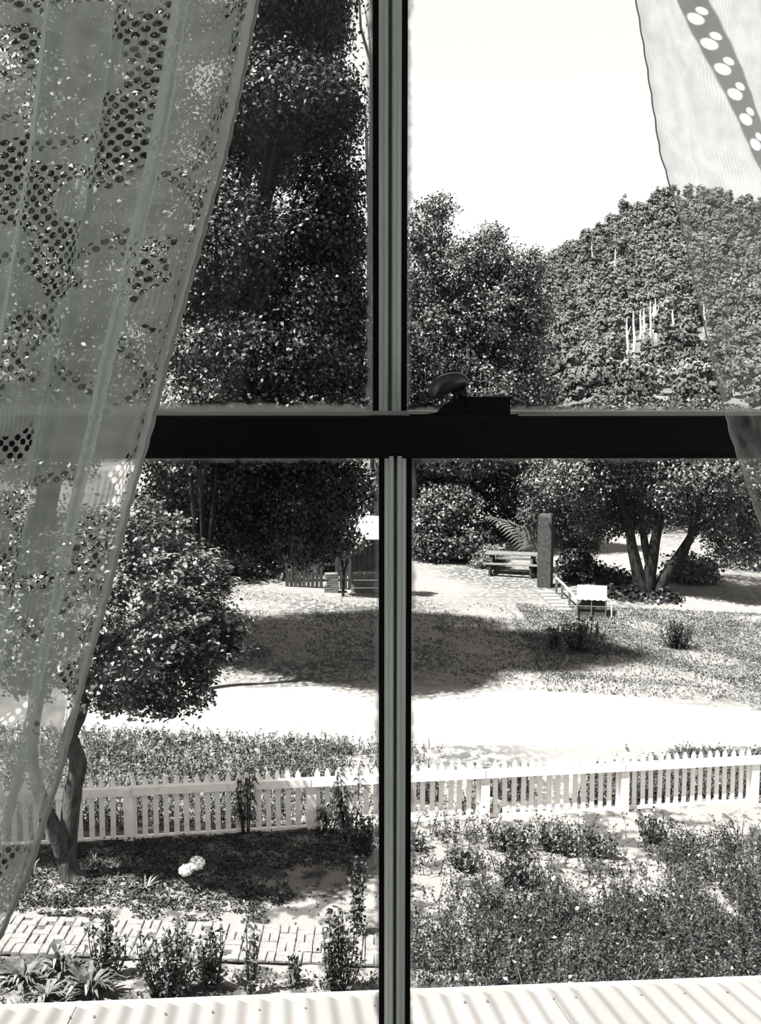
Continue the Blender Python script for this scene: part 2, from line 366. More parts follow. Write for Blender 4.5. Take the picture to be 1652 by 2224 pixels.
# meeting rail of the lower sash, with a stepped bottom moulding
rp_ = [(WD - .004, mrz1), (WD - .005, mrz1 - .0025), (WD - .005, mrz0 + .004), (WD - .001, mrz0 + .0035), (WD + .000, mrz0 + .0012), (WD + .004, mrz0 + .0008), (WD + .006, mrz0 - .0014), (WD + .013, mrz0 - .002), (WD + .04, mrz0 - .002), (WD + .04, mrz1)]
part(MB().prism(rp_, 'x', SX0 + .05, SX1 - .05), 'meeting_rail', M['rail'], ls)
part(MB().box(SX0 + .05, SX1 - .05, WD + .044, WD + .09, mrz1 - .036, mrz1 + .0035), 'meeting_rail', M['paint'], us)
for x0, x1 in ((SX0, SX0 + .05), (SX1 - .05, SX1)):
    part(MB().box(x0, x1, WD - .005, WD + .04, SZ0, mrz1), 'stile', M['paint'], ls)
    part(MB().box(x0, x1, WD + .044, WD + .09, mrz1 - .036, SZ1), 'stile', M['paint'], us)
part(MB().box(SX0 + .05, SX1 - .05, WD + .044, WD + .09, SZ1 - .05, SZ1), 'top_rail', M['paint'], us)
part(MB().box(SX0 + .05, SX1 - .05, WD - .005, WD + .04, SZ0, SZ0 + .07), 'bottom_rail', M['paint'], ls)
for par, mx_, hw, y, z0, z1 in ((us, umx, 37 * UY / F, UY + .023, mrz1 + .0035, SZ1 - .05), (ls, lmx, 36 * WD / F, WD + .023, SZ0 + .07, mrz0 - .002)):
    for x0, x1 in ((SX0 + .05, mx_ - hw), (mx_ + hw, SX1 - .05)):
        part(MB().box(x0 - .004, x1 + .004, y, y + .002, z0 - .002, z1 + .002), 'pane', glass_mat(x0, x1, z0, z1, *((.85, .007) if par is us and x0 < -.3 else (.5, .005))), par)
# --- sash lock
lk = empty('sash_lock', at(1000, 896, WD + .012)); lk.location.z = mrz1
tag(lk, 'dark metal sash lock with rounded lever on top of the meeting rail', 'window latch')
u_ = 1.012 / F
base = MB(); pr = [(-78, 0), (-70, 5), (-50, 8), (-40, 22), (-28, 30), (-5, 34), (6, 40), (8, 0)]
base.prism([(a * u_, b * u_) for a, b in pr][::-1], 'y', -.013, .013); base.build('base_plate', M['iron_black'], lk)
kp = MB().box(10 * u_, 104 * u_, -.012, .014, 4 * u_, 36 * u_).box(8 * u_, 109 * u_, -.014, .016, 36 * u_, 41 * u_)
kp.box(-110 * u_, 120 * u_, -.015, .018, 0, 4 * u_); kp.build('keeper', M['iron_black'], lk)
lv = MB(); pts = smooth_pts([(-52 * u_, -.004, 37 * u_), (-50 * u_, -.005, 55 * u_), (-30 * u_, -.006, 69 * u_), (-2 * u_, -.006, 75 * u_), (12 * u_, -.004, 68 * u_)], 5)
n = len(pts); lv.tube(pts, [max(.0015, (.0035 + .0062 * math.sin(math.pi * min(1, (i + 2) / (n * .95)) * .95))) for i in range(n)], 12); lv.build('lever', M['brass'], lk, True)
st = MB().tube([(-4 * u_, 0, 20 * u_), (0, 0, 45 * u_), (-10 * u_, 0, 64 * u_)], [.012, .007, .009], 12); st.build('pivot', M['iron_black'], lk, True)
# --- curtains
def curtain(label, edge, outer, D0, side, m, nf, name='lace_curtain', seed=0, hr=.0016, ov=.30):
    # edge / outer: lists of (px, py) read as one cloth hanging at depth D0; side=-1 cloth lies to the left of its free edge
    NV, NU = 420, 110
    def samp(pl, y):
        for (x0, y0), (x1, y1) in zip(pl, pl[1:]):
            if y <= y1: t = (y - y0) / (y1 - y0); return x0 + (x1 - x0) * t
        return pl[-1][0]
    ya, yb = edge[0][1], edge[-1][1]
    V = []; UV = []
    vlen = 0
    for j in range(NV + 1):
        y = ya + (yb - ya) * j / NV
        xe = samp(edge, y); xo = samp(outer, y); wpx = abs(xo - xe)
        vm = j / NV * (yb - ya) * D0 / F
        xe += 2.2 * abs(math.sin(vm * math.pi / .019)) * -side + 3 * math.sin(vm * 9)
        for i in range(NU + 1):
            q = i / NU; um = q * .62
            ph = nf * 2 * math.pi * (q ** .85) + .6 * math.sin(3 * q + vm * 2 + seed)
            amp = min(1, q * 9)
            xs = xe + side * (q * wpx + ov * wpx / nf * amp * math.sin(ph) * (.8 + .3 * math.sin(q * 17)))
            d = D0 + .020 * amp * math.sin(ph + 1.3) + .006 * math.sin(ph * 2.3 + vm * 5)
            V.append(at(xs, y, d)); UV.append((um, vm))
    Fq = [(j * (NU + 1) + i, j * (NU + 1) + i + 1, (j + 1) * (NU + 1) + i + 1, (j + 1) * (NU + 1) + i) for j in range(NV) for i in range(NU)]
    base = Vector((V[-1].x, D0, V[-1].z)); V = [v - base for v in V]
    o = nmesh(name, V, Fq, m, None, True); o.location = base
    uvl = o.data.uv_layers.new(name='uv'); A = np.array(UV, dtype=np.float32)[np.array(Fq).ravel()]; uvl.data.foreach_set('uv', A.ravel())
    tag(o, label, 'curtain')
    # rolled hem along the free edge
    hp = [V[j * (NU + 1)] for j in range(0, NV + 1)]
    h = MB().tube([p + Vector((0, -.001, 0)) for p in hp], hr, 6); h.build('hem', M['hem'], o, True)
    return o
def hem_mat():
    m = bpy.data.materials.new('hem_cloth'); m.use_nodes = True; t = m.node_tree; t.nodes.clear(); L = t.links
    df = t.nodes.new('ShaderNodeBsdfDiffuse'); df.inputs[0].default_value = (.6, .63, .6, 1); tl = t.nodes.new('ShaderNodeBsdfTranslucent'); tl.inputs[0].default_value = (.6, .63, .6, 1)
    a = t.nodes.new('ShaderNodeMixShader'); L.new(df.outputs[0], a.inputs[1]); L.new(tl.outputs[0], a.inputs[2]); o = t.nodes.new('ShaderNodeOutputMaterial'); L.new(a.outputs[0], o.inputs[0]); return m
M['hem'] = hem_mat()
curtain('sheer white lace curtain with openwork net, drawn aside across the left panes',
        [(640, -560), (556, 0), (520, 190), (488, 340), (452, 470), (402, 660), (365, 790), (330, 935), (285, 1090), (235, 1290), (180, 1480), (128, 1680), (62, 1890), (0, 2030), (-110, 2240), (-210, 2420)],
        [(-760, -560), (-700, 0), (-640, 1000), (-560, 1700), (-420, 2420)], .84, -1, lace_mat('lace_left'), 8)
curtain('sheer white lace curtain drawn aside across the right panes, with a beaded band',
        [(1290, -560), (1378, 0), (1400, 130), (1432, 330), (1484, 500), (1530, 700), (1588, 940), (1650, 1130), (1790, 1500), (1930, 1900), (2050, 2420)],
        [(2500, -560), (2450, 0), (2400, 1000), (2320, 1700), (2200, 2420)], .80, 1, lace_mat('lace_right', True), 5, seed=2, hr=.0006, ov=.07)
rz = at(826, -560, .84).z
rod = MB().tube([(-.75, .83, rz + .012), (.75, .83, rz + .012)], .009, 12)
ro = rod.build('curtain_rod', M['iron_black'], None, True); tag(ro, 'thin dark rod above the window carrying the lace curtains', 'curtain rod')
for x in (-.72, .72):
    MB().box(x - .008, x + .008, .825, WD + .002, rz + .004, rz + .020).build('bracket', M['iron_black'], ro)

# ================================================================== verandah roof
e0 = at(0, 2198, 3.30); e1 = at(1652, 2134, 3.55)
yaw = math.atan2(e1.y - e0.y, e1.x - e0.x); ez = (e0.z + e1.z) / 2
vr = empty('verandah_roof', ((e0.x + e1.x) / 2, (e0.y + e1.y) / 2, ez), yaw); tag(vr, 'pale corrugated iron verandah roof with a narrow gutter, below the window', 'roof')
vr.rotation_euler.y = math.atan2(e0.z - e1.z, (e1 - e0).length)
pitch = math.radians(11); PIT = .0762; RD = 2.05
def sheet(x0, nr, lift):
    V = []; Fc = []; n = nr * 10
    for i in range(n + 1):
        x = x0 + i * PIT / 10; zz = .0065 * math.cos(2 * math.pi * x / PIT) + lift
        for (s, th) in ((0, 0), (RD, 0)): V.append((x, -s * math.cos(pitch) , s * math.sin(pitch) + zz))
        V.append((x, 0, zz - .0016)); V.append((x, -RD * math.cos(pitch), RD * math.sin(pitch) + zz - .0016))
    for i in range(n):
        a = 4 * i; b = a + 4
        Fc += [(a, b, b + 1, a + 1), (a, a + 2, b + 2, b), (a + 2, a + 3, b + 3, b + 2)]
    return V, Fc
k = 0; x = -3.2; fw = 7 * PIT
while x < 3.1:
    V, Fc = sheet(x, 7, .0015 + (k % 2) * .003); pmesh('roof_sheet', V, Fc, M['roof_iron'], vr, False)
    x += fw; k += 1
gt = MB(); gt.prism([(-.02, -.07), (.040, -.07), (.043, -.007), (.055, -.006), (.055, -.012), (.047, -.012), (.046, -.078), (-.02, -.078)], 'x', -3.25, 3.25); gt.build('gutter', M['gutter'], vr)
fa = MB().box(-3.25, 3.25, -.06, -.02, -.16, -.012).build('fascia', M['gutter'], vr)
nl = MB()
for i in range(-30, 30):
    xx = (i * 3 + (i % 2)) * PIT * .7
    for s in (.10, .9):
        c = Vector((round(xx / PIT) * PIT, -s * math.cos(pitch), s * math.sin(pitch) + .0125))
        if abs(c.x) < 3.1: nl.tube([c, c + Vector((0, 0, .004))], [.005, .003], 6)
no = nl.build('nail_head', M['lead'], vr); no['kind'] = 'stuff'
for xx in (-2.9, -1, 1, 2.9):
    MB().box(xx - .05, xx + .05, -.10, -.02, -ez - .3, -.1, ).build('post', M['weatherboard'], vr)

# ================================================================== ground
def grid(name, xs, ys, zf, m):
    V = [(x, y, zf(x, y)) for y in ys for x in xs]; nx = len(xs)
    Fq = [(j * nx + i, j * nx + i + 1, (j + 1) * nx + i + 1, (j + 1) * nx + i) for j in range(len(ys) - 1) for i in range(nx - 1)]
    o = nmesh(name, V, Fq, m, None, True); tag(o, kind='structure'); return o
def fence_y(x): return 15.43 + .25 * x
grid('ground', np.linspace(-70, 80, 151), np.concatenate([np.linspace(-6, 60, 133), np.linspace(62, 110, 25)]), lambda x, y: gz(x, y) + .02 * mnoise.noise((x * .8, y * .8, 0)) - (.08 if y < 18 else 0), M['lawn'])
grid('garden_soil', np.linspace(-9, 10, 191), np.linspace(1.2, 18.0, 160),
     lambda x, y: gz(x, y) + .035 * mnoise.noise((x * 2.2, y * 2.2, 3)) + .015 * mnoise.noise((x * 7, y * 7, 5)) + (0 if y < fence_y(x) + .25 else -.16 * min(1, (y - fence_y(x) - .25) * 3)), M['soil'])
# road strip
rd_xs = np.linspace(-45, 50, 191); V = []; nw = 7
for x in rd_xs:
    ya = 18.6 + .5 * math.sin(x * .2) + .04 * x; yb = 22.0 + .45 * math.sin(x * .33 + 1) + .03 * x
    for i in range(nw): 
        y = ya + (yb - ya) * i / (nw - 1); V.append((x, y, gz(x, y) + (.035 if 0 < i < nw - 1 else -.02) + .01 * mnoise.noise((x, y, 0))))
Fq = [(i * nw + j, (i + 1) * nw + j, (i + 1) * nw + j + 1, i * nw + j + 1) for i in range(len(rd_xs) - 1) for j in range(nw - 1)]
tag(nmesh('road', V, Fq, M['road'], None, True), kind='structure')
# --- brick path, basket weave
bp = empty('brick_path', (-2.2, 11.8, gz(-2.2, 11.8))); tag(bp, 'pale brick garden path laid in basket weave', kind='structure')
B = .205; x0b, y0b = -5.3, 11.28
bedV = [(x - bp.location.x, y - bp.location.y, gz(x, y) + .03 - bp.location.z) for x, y in ((x0b, y0b), (.85, y0b + .11), (.85, y0b + 4 * B + .11), (x0b, y0b + 4 * B))]
pmesh('mortar_bed', bedV, [(0, 1, 2, 3)], M['mortar'], bp)
brm = []
for v in range(4):
    me = bpy.data.meshes.new('brick'); b = MB(); b.box(-.0995, .0995, -.0475, .0475, 0, .045, .006 + .002 * v)
    V = [tuple(Vector(q) + Vector((random.uniform(-.003, .003), random.uniform(-.003, .003), 0))) for q in b.V]; me.from_pydata(V, [], b.F); me.materials.append(M['brick']); brm.append(me)
cnt = 0
for i in range(30):
    for j in range(4):
        for k in range(2):
            cx = x0b + (i + .5) * B; cy = y0b + (j + .5) * B + .012 * i / 3
            hor = (i + j) % 2 == 0
            if random.random() < .06: hor = not hor
            dx, dy = (0, (k - .5) * B / 2) if hor else ((k - .5) * B / 2, 0)
            if cnt >= 300: continue
            o = bpy.data.objects.new('brick', random.choice(brm)); C.objects.link(o); o.parent = bp; cnt += 1
            X, Y = cx + dx, cy + dy
            o.location = (X - bp.location.x, Y - bp.location.y, gz(X, Y) + .008 + random.uniform(0, .012) - bp.location.z)
            o.rotation_euler = (random.uniform(-.03, .03), random.uniform(-.03, .03), (0 if hor else math.pi / 2) + random.uniform(-.04, .04))
# ================================================================== picket fence
ft = math.atan(.25); fo = Vector((.2, fence_y(.2), gz(.2, fence_y(.2))))
pf = empty('picket_fence', fo, ft); tag(pf, 'white wooden picket fence between the garden and the road', 'fence')
def fz(s):
    x = fo.x + s * math.cos(ft); y = fo.y + s * math.sin(ft); return gz(x, y) - fo.z
PK = .148; H = .90
me = bpy.data.meshes.new('picket'); w = .038
pr = [(-w, 0), (w, 0), (w, H - .085), (w * .92, H - .06), (w * .45, H - .02), (0, H), (-w * .45, H - .02), (-w * .92, H - .06), (-w, H - .085)]
b = MB().prism(pr, 'y', -.010, .010); me.from_pydata(b.V, [], b.F); me.materials.append(M['fence_paint'])
s = -6.2
def s_of_px(px):
    # along-fence coordinate whose image column is px
    k = (px - 826) / F * 1.02; x = k * 15.43 / (1 - .25 * k); return (x - fo.x) / math.cos(ft)
posts = [s_of_px(268) - 2.75, s_of_px(268), s_of_px(672), s_of_px(1055), s_of_px(1362), s_of_px(1648)]
while s < 6.9:
    if min(abs(s - q) for q in posts) > .075:
        o = bpy.data.objects.new('picket', me); C.objects.link(o); o.parent = pf; o.location = (s + random.uniform(-.006, .006), 0, fz(s) + random.uniform(.0, .015)); o.rotation_euler.y = random.uniform(-.02, .02)
    s += PK
for q in posts:
    MB().box(q - .068, q + .068, -.075, .06, fz(q) - .1, fz(q) + .76, .01).build('post', M['fence_paint'], pf)
def bar(s0, s1, y0, y1, zb, hh, name):
    V = []; 
    for ss in (s0, s1):
        z = fz(ss) + zb; V += [(ss, y0, z), (ss, y1, z), (ss, y1, z + hh), (ss, y0, z + hh * .92)]
    return pmesh(name, V, [(0, 1, 2, 3)[::-1], (4, 5, 6, 7), (0, 4, 5, 1)[::-1], (1, 5, 6, 2)[::-1], (2, 6, 7, 3)[::-1], (3, 7, 4, 0)[::-1]], M['fence_paint'], pf)
ends = posts + [7.0]
for a, b_ in zip(ends, ends[1:]):
    bar(a + (.06 if a < posts[2] - .1 else -.02), b_ - (.06 if b_ < posts[2] - .1 else 0), -.095, -.0115, H - .235, .125, 'top_rail')
bar(posts[0] - .5, 7.0, -.02, .02, -.06, .1, 'plinth_board')

# ================================================================== camellia
cb = ground_at(148, 13.25)
cam_t = empty('camellia_tree', cb); tag(cam_t, 'small glossy-leaved camellia tree, dense round crown and crooked trunk, inside the picket fence', 'tree')
def rel(px, py, D=13.1): return at(px, py, D) - cb
t = MB(); P = [(0, 0, -.12), rel(148, 1880, 13.22), rel(150, 1790, 13.2), rel(160, 1710, 13.15), rel(170, 1655, 13.1), rel(152, 1600, 13.1), rel(175, 1540, 13), rel(200, 1440, 12.9), rel(230, 1330, 12.9)]
pt = smooth_pts(P, 4); nn = len(pt); t.tube(pt, [.27, .21, .165, .135, .13] + list(np.linspace(.125, .10, nn - 15)) + list(np.linspace(.10, .03, 10)), 12, .06); t.build('trunk', M['bark'], cam_t, True)
t = MB(); pt = smooth_pts([rel(140, 1860, 13.2), rel(118, 1800, 13.1), rel(92, 1740, 13), rel(70, 1640, 13), rel(90, 1500, 13)], 4); t.tube(pt, list(np.linspace(.12, .05, len(pt))), 10, .06); t.build('branch', M['bark'], cam_t, True)
for (a, b2) in (((185, 1500), (420, 1500)), ((200, 1440), (420, 1300)), ((200, 1440), (100, 1300)), ((215, 1380), (300, 1150)), ((180, 1520), (60, 1450))):
    t = MB(); t.tube(smooth_pts([rel(*a, 12.95), rel((a[0] + b2[0]) / 2, (a[1] + b2[1]) / 2 - 20, 12.8), rel(*b2, 12.7)], 4), list(np.linspace(.05, .012, 9)), 6, .05); t.build('branch', M['bark'], cam_t, True)
clobes = [lob(300, 1330, 13, 205, 195), lob(310, 1170, 13, 95, 85), lob(400, 1270, 12.9, 95, 85), lob(430, 1390, 12.9, 95, 95), lob(380, 1495, 12.9, 85, 60), lob(240, 1480, 12.9, 100, 65),
          lob(150, 1300, 13, 130, 140), lob(80, 1400, 13, 110, 120), lob(200, 1200, 13, 110, 80), lob(60, 1230, 13, 90, 90), lob(480, 1370, 13, 50, 55), lob(440, 1240, 13, 50, 50), lob(330, 1520, 12.7, 60, 40)]
clobes = [(Vector(c) - cb, r) for c, r in clobes]
P_, o_, cl = crown_pts(clobes, 2300, 15, .075, .16)
V, Fq = cards(P_, .082, .048, o_, 2.2, ow=.9); fo_ = nmesh('foliage', V, Fq, M['leaf_gloss'], cam_t); fo_['kind'] = 'stuff'
# separate big leaves on the side facing the house
Vl = [(-.04, 0, 0), (-.015, .017, .003), (.015, .019, .003), (.045, 0, -.006), (.015, -.019, .003), (-.015, -.017, .003), (0, 0, -.003)]
lm = bpy.data.meshes.new('leaf'); lm.from_pydata(Vl, [], [(0, 1, 6), (1, 2, 6), (2, 3, 6), (3, 4, 6), (4, 5, 6), (5, 0, 6)]); lm.materials.append(M['leaf_gloss'])
cand = [i for i in R.permutation(len(cl)) if (cl[i][1] < -.35 or cl[i][2] > 3.2)][:300]
for i in cand:
    p = Vector(cl[i]) + Vector((random.uniform(-.05, .05), -.09, .05)); o = bpy.data.objects.new('leaf', lm); C.objects.link(o); o.parent = cam_t
    o.location = p; o.rotation_euler = (random.uniform(-.6, .6), random.uniform(-.1, .8), random.uniform(0, 6.28)); o.scale = (1.15,) * 3

# ================================================================== trees beyond
bt = ground_at(330, 22.9)
T1 = [(640, -60, 130, 110), (600, 70, 140, 80), (690, 60, 55, 60), (620, 210, 150, 80), (700, 270, 75, 80), (540, 300, 110, 55), (720, 400, 60, 60), (455, 400, 70, 60), (600, 375, 45, 30), (690, 490, 70, 50), (520, 470, 60, 50), (720, 520, 75, 90), (480, 540, 130, 130),
      (640, 640, 150, 110), (740, 690, 60, 90), (560, 780, 180, 110), (420, 700, 120, 120), (720, 820, 80, 80), (620, 930, 190, 80), (480, 980, 170, 100), (560, 1090, 190, 100), (700, 1050, 90, 80), (640, 1170, 110, 45), (430, 1110, 130, 80)]
tree('evergreen_tree', 'huge dark evergreen tree filling the middle of the left panes', bt, [lob(a, b, 22.3 + ((i * 7) % 3) * .8 - .8, c, d, c * .8) for i, (a, b, c, d) in enumerate(T1)], 5000, 46, .23, .105, .065, M['leaf_dark'], tr=.26, shell=.2)
bt = ground_at(-420, 12.6)
tree('shade_tree', 'garden tree behind the left lace curtain at the edge of the view', bt, [((-6.4, 12.8, 6.0), (1.2, .8, .7)), ((-5.4, 12.9, 6.1), (1.1, .7, .55)), ((-7.6, 12.6, 5.8), (1.2, 1, .8)), ((-4.9, 13.0, 6.3), (.8, .5, .4))], 900, 16, .14, .11, .06, M['leaf_mid'], tr=.16, shell=.3)
bt = ground_at(80, 23.6)
T2 = [(330, 40, 150, 120), (150, 0, 170, 140), (300, 230, 130, 110), (130, 250, 170, 130), (200, 430, 170, 120), (60, 560, 150, 130), (240, 620, 130, 90), (330, 420, 80, 90), (100, 760, 160, 110), (-80, 400, 150, 200), (-60, 800, 150, 150), (220, 820, 130, 80), (80, 960, 150, 90)]
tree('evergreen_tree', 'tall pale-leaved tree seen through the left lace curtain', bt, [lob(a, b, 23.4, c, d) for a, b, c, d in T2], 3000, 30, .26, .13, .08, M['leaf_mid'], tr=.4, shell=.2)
bt = ground_at(520, 33.5)
tree('evergreen_tree', 'low dark bush in deep shade beneath the huge evergreen', bt, [lob(400, 1210, 33, 160, 90), lob(560, 1230, 34, 110, 70), lob(660, 1200, 35.5, 90, 90), lob(480, 1130, 34, 150, 90), lob(760, 1180, 38, 70, 70), lob(230, 1200, 33, 160, 100), lob(20, 1180, 33, 160, 120)], 1500, 16, .25, .18, .11, M['leaf_dark'], cat='bush')
bt = ground_at(440, 21.6)
tree('flowering_shrub', 'pale-leaved shrub just above the sash rail, at the foot of the huge evergreen', bt, [lob(430, 760, 20.9, 45, 50), lob(480, 830, 20.9, 55, 45), lob(395, 845, 20.9, 40, 45), lob(420, 930, 21, 40, 60)], 260, 20, .13, .10, .06, M['leaf_pale'], cat='shrub', tr=.1)
bt = ground_at(745, 31)
tree('leafy_sapling', 'pale young tree hanging in front of the shed beside the central glazing bar', bt, [lob(735, 1130, 31, 45, 50), lob(755, 1180, 31, 35, 30), lob(725, 1160, 31, 30, 50), lob(800, 1060, 31.2, 30, 50)], 260, 14, .13, .13, .09, M['leaf_pale'], cat='tree', tr=.05)
# middle tree right of the bar
bt = ground_at(980, 42)
T3 = [(925, 500, 45, 60), (900, 600, 80, 90), (1000, 590, 80, 70), (1060, 560, 50, 50), (1120, 600, 50, 50), (1150, 580, 28, 35), (1060, 680, 100, 90), (940, 740, 120, 100), (1120, 760, 70, 90), (1020, 850, 140, 70), (860, 800, 100, 120), (1130, 860, 80, 60), (960, 450, 25, 25), (1070, 510, 20, 20), (1000, 960, 150, 80), (1150, 680, 40, 50), (830, 900, 100, 100)]
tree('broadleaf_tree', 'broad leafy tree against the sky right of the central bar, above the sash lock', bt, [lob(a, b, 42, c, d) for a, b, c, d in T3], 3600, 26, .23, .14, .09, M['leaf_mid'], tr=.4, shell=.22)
bt = ground_at(930, 43.5)
tree('dark_bush', 'dark dense tree in the shade behind the pale rounded shrub', bt, [lob(960, 1040, 44, 120, 70), lob(1080, 1050, 45, 120, 80), lob(1150, 1130, 45, 80, 80), lob(900, 1130, 45, 80, 90), lob(850, 1100, 46, 60, 120), lob(1050, 1170, 45, 60, 50)], 1300, 14, .25, .2, .12, M['leaf_dark'], tr=.3)
bt = ground_at(960, 39)
tree('round_shrub', 'rounded mid-grey shrub at the top of the sunlit lawn', bt, [lob(960, 1110, 39, 60, 60), lob(1000, 1090, 39, 45, 35), lob(930, 1160, 39, 60, 50), lob(1000, 1170, 39, 65, 45), lob(1050, 1190, 39, 40, 30), lob(950, 1200, 39, 60, 25)], 1200, 14, .15, .14, .09, M['leaf_mid'], cat='shrub', tr=.1)
bt = ground_at(1065, 37.8)
tree('low_shrub', 'small fine-leaved shrub left of the picnic table', bt, [lob(1065, 1205, 37.8, 32, 24), lob(1040, 1225, 37.8, 20, 14)], 220, 14, .1, .11, .06, M['leaf_pale'], cat='shrub', tr=.06)
# spreading tree on the right: own trunk
sb = ground_at(1405, 33)
st_ = empty('spreading_tree', sb); tag(st_, 'wide spreading tree with several leaning stems, right of the pillar', 'tree')
def rs(px, py, D=33): return at(px, py, D) - sb
stems = [[(1395, 1330), (1390, 1270), (1375, 1200), (1360, 1120), (1330, 1040)], [(1405, 1330), (1410, 1250), (1425, 1160), (1440, 1080), (1440, 1000)], [(1415, 1335), (1440, 1260), (1485, 1190), (1530, 1120), (1580, 1060)], [(1400, 1330), (1415, 1260), (1400, 1180), (1390, 1090), (1395, 1000)], [(1440, 1250), (1480, 1215), (1500, 1150), (1500, 1060)]]
for i, p in enumerate(stems):
    q = smooth_pts([rs(a, b) for a, b in p], 4); MB().tube(q, list(np.linspace((.28, .25, .24, .18, .14)[i], .06, len(q))), 9, .06).build('trunk' if i < 3 else 'branch', M['bark_dark'], st_, True)
T4 = [(1200, 1060, 70, 50), (1280, 1040, 90, 60), (1400, 1010, 120, 60), (1530, 1030, 120, 60), (1230, 1130, 70, 40), (1310, 1130, 70, 45), (1560, 1110, 80, 55), (1620, 1080, 90, 90), (1380, 1110, 60, 45), (1460, 1070, 60, 45), (1170, 1110, 40, 30), (1260, 1178, 50, 20), (1600, 1170, 70, 50), (1340, 930, 130, 60), (1500, 930, 150, 60), (1700, 980, 120, 90)]
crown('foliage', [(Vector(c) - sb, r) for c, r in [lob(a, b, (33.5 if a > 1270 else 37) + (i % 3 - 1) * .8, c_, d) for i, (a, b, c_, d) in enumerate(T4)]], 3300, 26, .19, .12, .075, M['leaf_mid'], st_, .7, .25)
# right hand background bushes
for (px, D, lbs, lab, mm, nc) in [
    (1600, 40, [(1600, 1230, 70, 45), (1560, 1270, 60, 35), (1650, 1250, 70, 60), (1700, 1200, 80, 80)], 'pale leafy bush behind the spreading tree at the far right', 'leaf_pale', 500),
    (1500, 36, [(1500, 1250, 55, 50), (1470, 1290, 50, 30), (1540, 1300, 40, 25)], 'dark bush right of the spreading tree stems', 'leaf_mid', 450),
    (1390, 32.6, [(1400, 1312, 48, 16), (1350, 1300, 30, 14), (1440, 1305, 26, 12)], 'flat dark bush added as shade around the foot of the spreading tree', 'leaf_dark', 380),  # dark leaves added to stand in for the shade under the tree
    (1330, 35.5, [(1320, 1270, 55, 30), (1280, 1245, 35, 20), (1350, 1300, 40, 25), (1250, 1215, 30, 22), (1250, 1255, 30, 18)], 'low dark bush behind the canopied table', 'leaf_dark', 520),
    (1225, 44, [(1228, 1190, 30, 30), (1245, 1215, 22, 14)], 'round shrub seen just right of the pillar', 'leaf_mid', 260),
    (1520, 52, [(1500, 1120, 120, 60), (1620, 1130, 100, 70), (1420, 1090, 100, 60), (1300, 1080, 110, 60), (1220, 1070, 90, 70), (1560, 1000, 160, 80), (1350, 990, 160, 80), (1180, 960, 100, 90)], 'dark tree belt between the lawn and the wooded hill', 'leaf_dark', 1500)]:
    tree('leafy_bush', lab, ground_at(px, D), [lob(a, b, D, c, d) for a, b, c, d in lbs], nc, 14, .2, .18, .11, M[mm], cat='bush' if 'bush' in lab or 'shrub' in lab else 'trees', tr=.12)
# bare dead tree beside the bar
db = ground_at(808, 45); dt = empty('bare_tree', db); tag(dt, 'slender leafless trunk rising against the sky just left of the central bar', 'tree')
MB().tube([at(a, b, 45) - db for a, b in ((808, 1130), (808, 1000), (800, 700), (803, 480), (796, 330), (793, 230))], [.10, .10, .10, .10, .07, .03], 8, .1).build('trunk', M['bark_dark'], dt, True)
MB().tube([at(a, b, 45) - db for a, b in ((803, 480), (806, 300), (806, 140), (797, 110), (783, 60), (778, -40))], [.08, .08, .07, .06, .05, .03], 7, .1).build('branch', M['bark_dark'], dt, True)
MB().tube([at(a, b, 45) - db for a, b in ((806, 140), (800, 60), (790, 10))], [.03, .025, .015], 6, .1).build('branch', M['bark_dark'], dt, True)
# tree fern frond
fb = ground_at(1166, 37); fe = empty('tree_fern', fb); tag(fe, 'tree fern with one long arching frond over the picnic table', 'fern')
MB().tube([at(a, b, 37) - fb for a, b in ((1166, 1270), (1162, 1240), (1158, 1200))], [.12, .1, .08], 8, .1).build('trunk', M['bark_dark'], fe, True)
for fi, ctl in enumerate(([(1158, 1200), (1140, 1165), (1105, 1135), (1062, 1122)], [(1158, 1200), (1175, 1165), (1200, 1160), (1220, 1180)], [(1158, 1200), (1165, 1180), (1150, 1150), (1130, 1142)])):
    q = smooth_pts([at(a, b, 37) - fb for a, b in ctl], 6); fr = MB(); fr.tube(q, .012, 5)
    for i, p in enumerate(q[3:], 3):
        tg = (q[min(i + 1, len(q) - 1)] - q[i - 1]).normalized(); L_ = .62 * math.sin(math.pi * (.25 + .7 * i / len(q)))
        for sg in (-1, 1):
            d = Vector((.95 * sg * (1 if True else 1), -.2, -.18 if sg < 0 else -.28)); d = (d - tg * .15).normalized(); n_ = Vector((-.1, -.3, 1)); w_ = tg * .045
            a = p; fr.add([a - w_, a + w_, a + d * L_ * .6 + w_ * .9 + Vector((0, 0, .05)), a + d * L_ + Vector((0, 0, -.04)), a + d * L_ * .6 - w_ * .9 + Vector((0, 0, .05))], [(0, 1, 2, 3, 4)])
    fr.build('frond', M['leaf_pale'], fe)
# ================================================================== hill with forest
def ridge(px):
    pts = [(-1500, 640), (300, 760), (800, 740), (1000, 640), (1180, 575), (1290, 500), (1380, 445), (1450, 415), (1560, 410), (1652, 435), (1900, 500), (2300, 640), (3300, 800)]
    for (a, b), (c, d) in zip(pts, pts[1:]):
        if px <= c: return b + (d - b) * (px - a) / (c - a) + 22
    return 800
def hillp(px, s):      # s 0 foot .. 1 ridge
    D = 120 + 300 * s; y = 905 + (ridge(px) - 905) * (s ** .75) + 10 * math.sin(px * .013 + s * 7) * s * (1 - s) * 3
    return at(px, y, D)
xs = np.linspace(-1500, 3300, 140); ss = list(np.linspace(0, 1, 40)) + [1.1]
V = []
for s in [-.02] + ss:
    for px in xs:
        if s < 0: p = at(px, 905, 105); p.z = gz(p.x, 105) - .5
        elif s > 1: p = hillp(px, 1); p = Vector((p.x * 1.3, p.y * 1.3, p.z - 40))
        else: p = hillp(px, s)
        V.append(p)
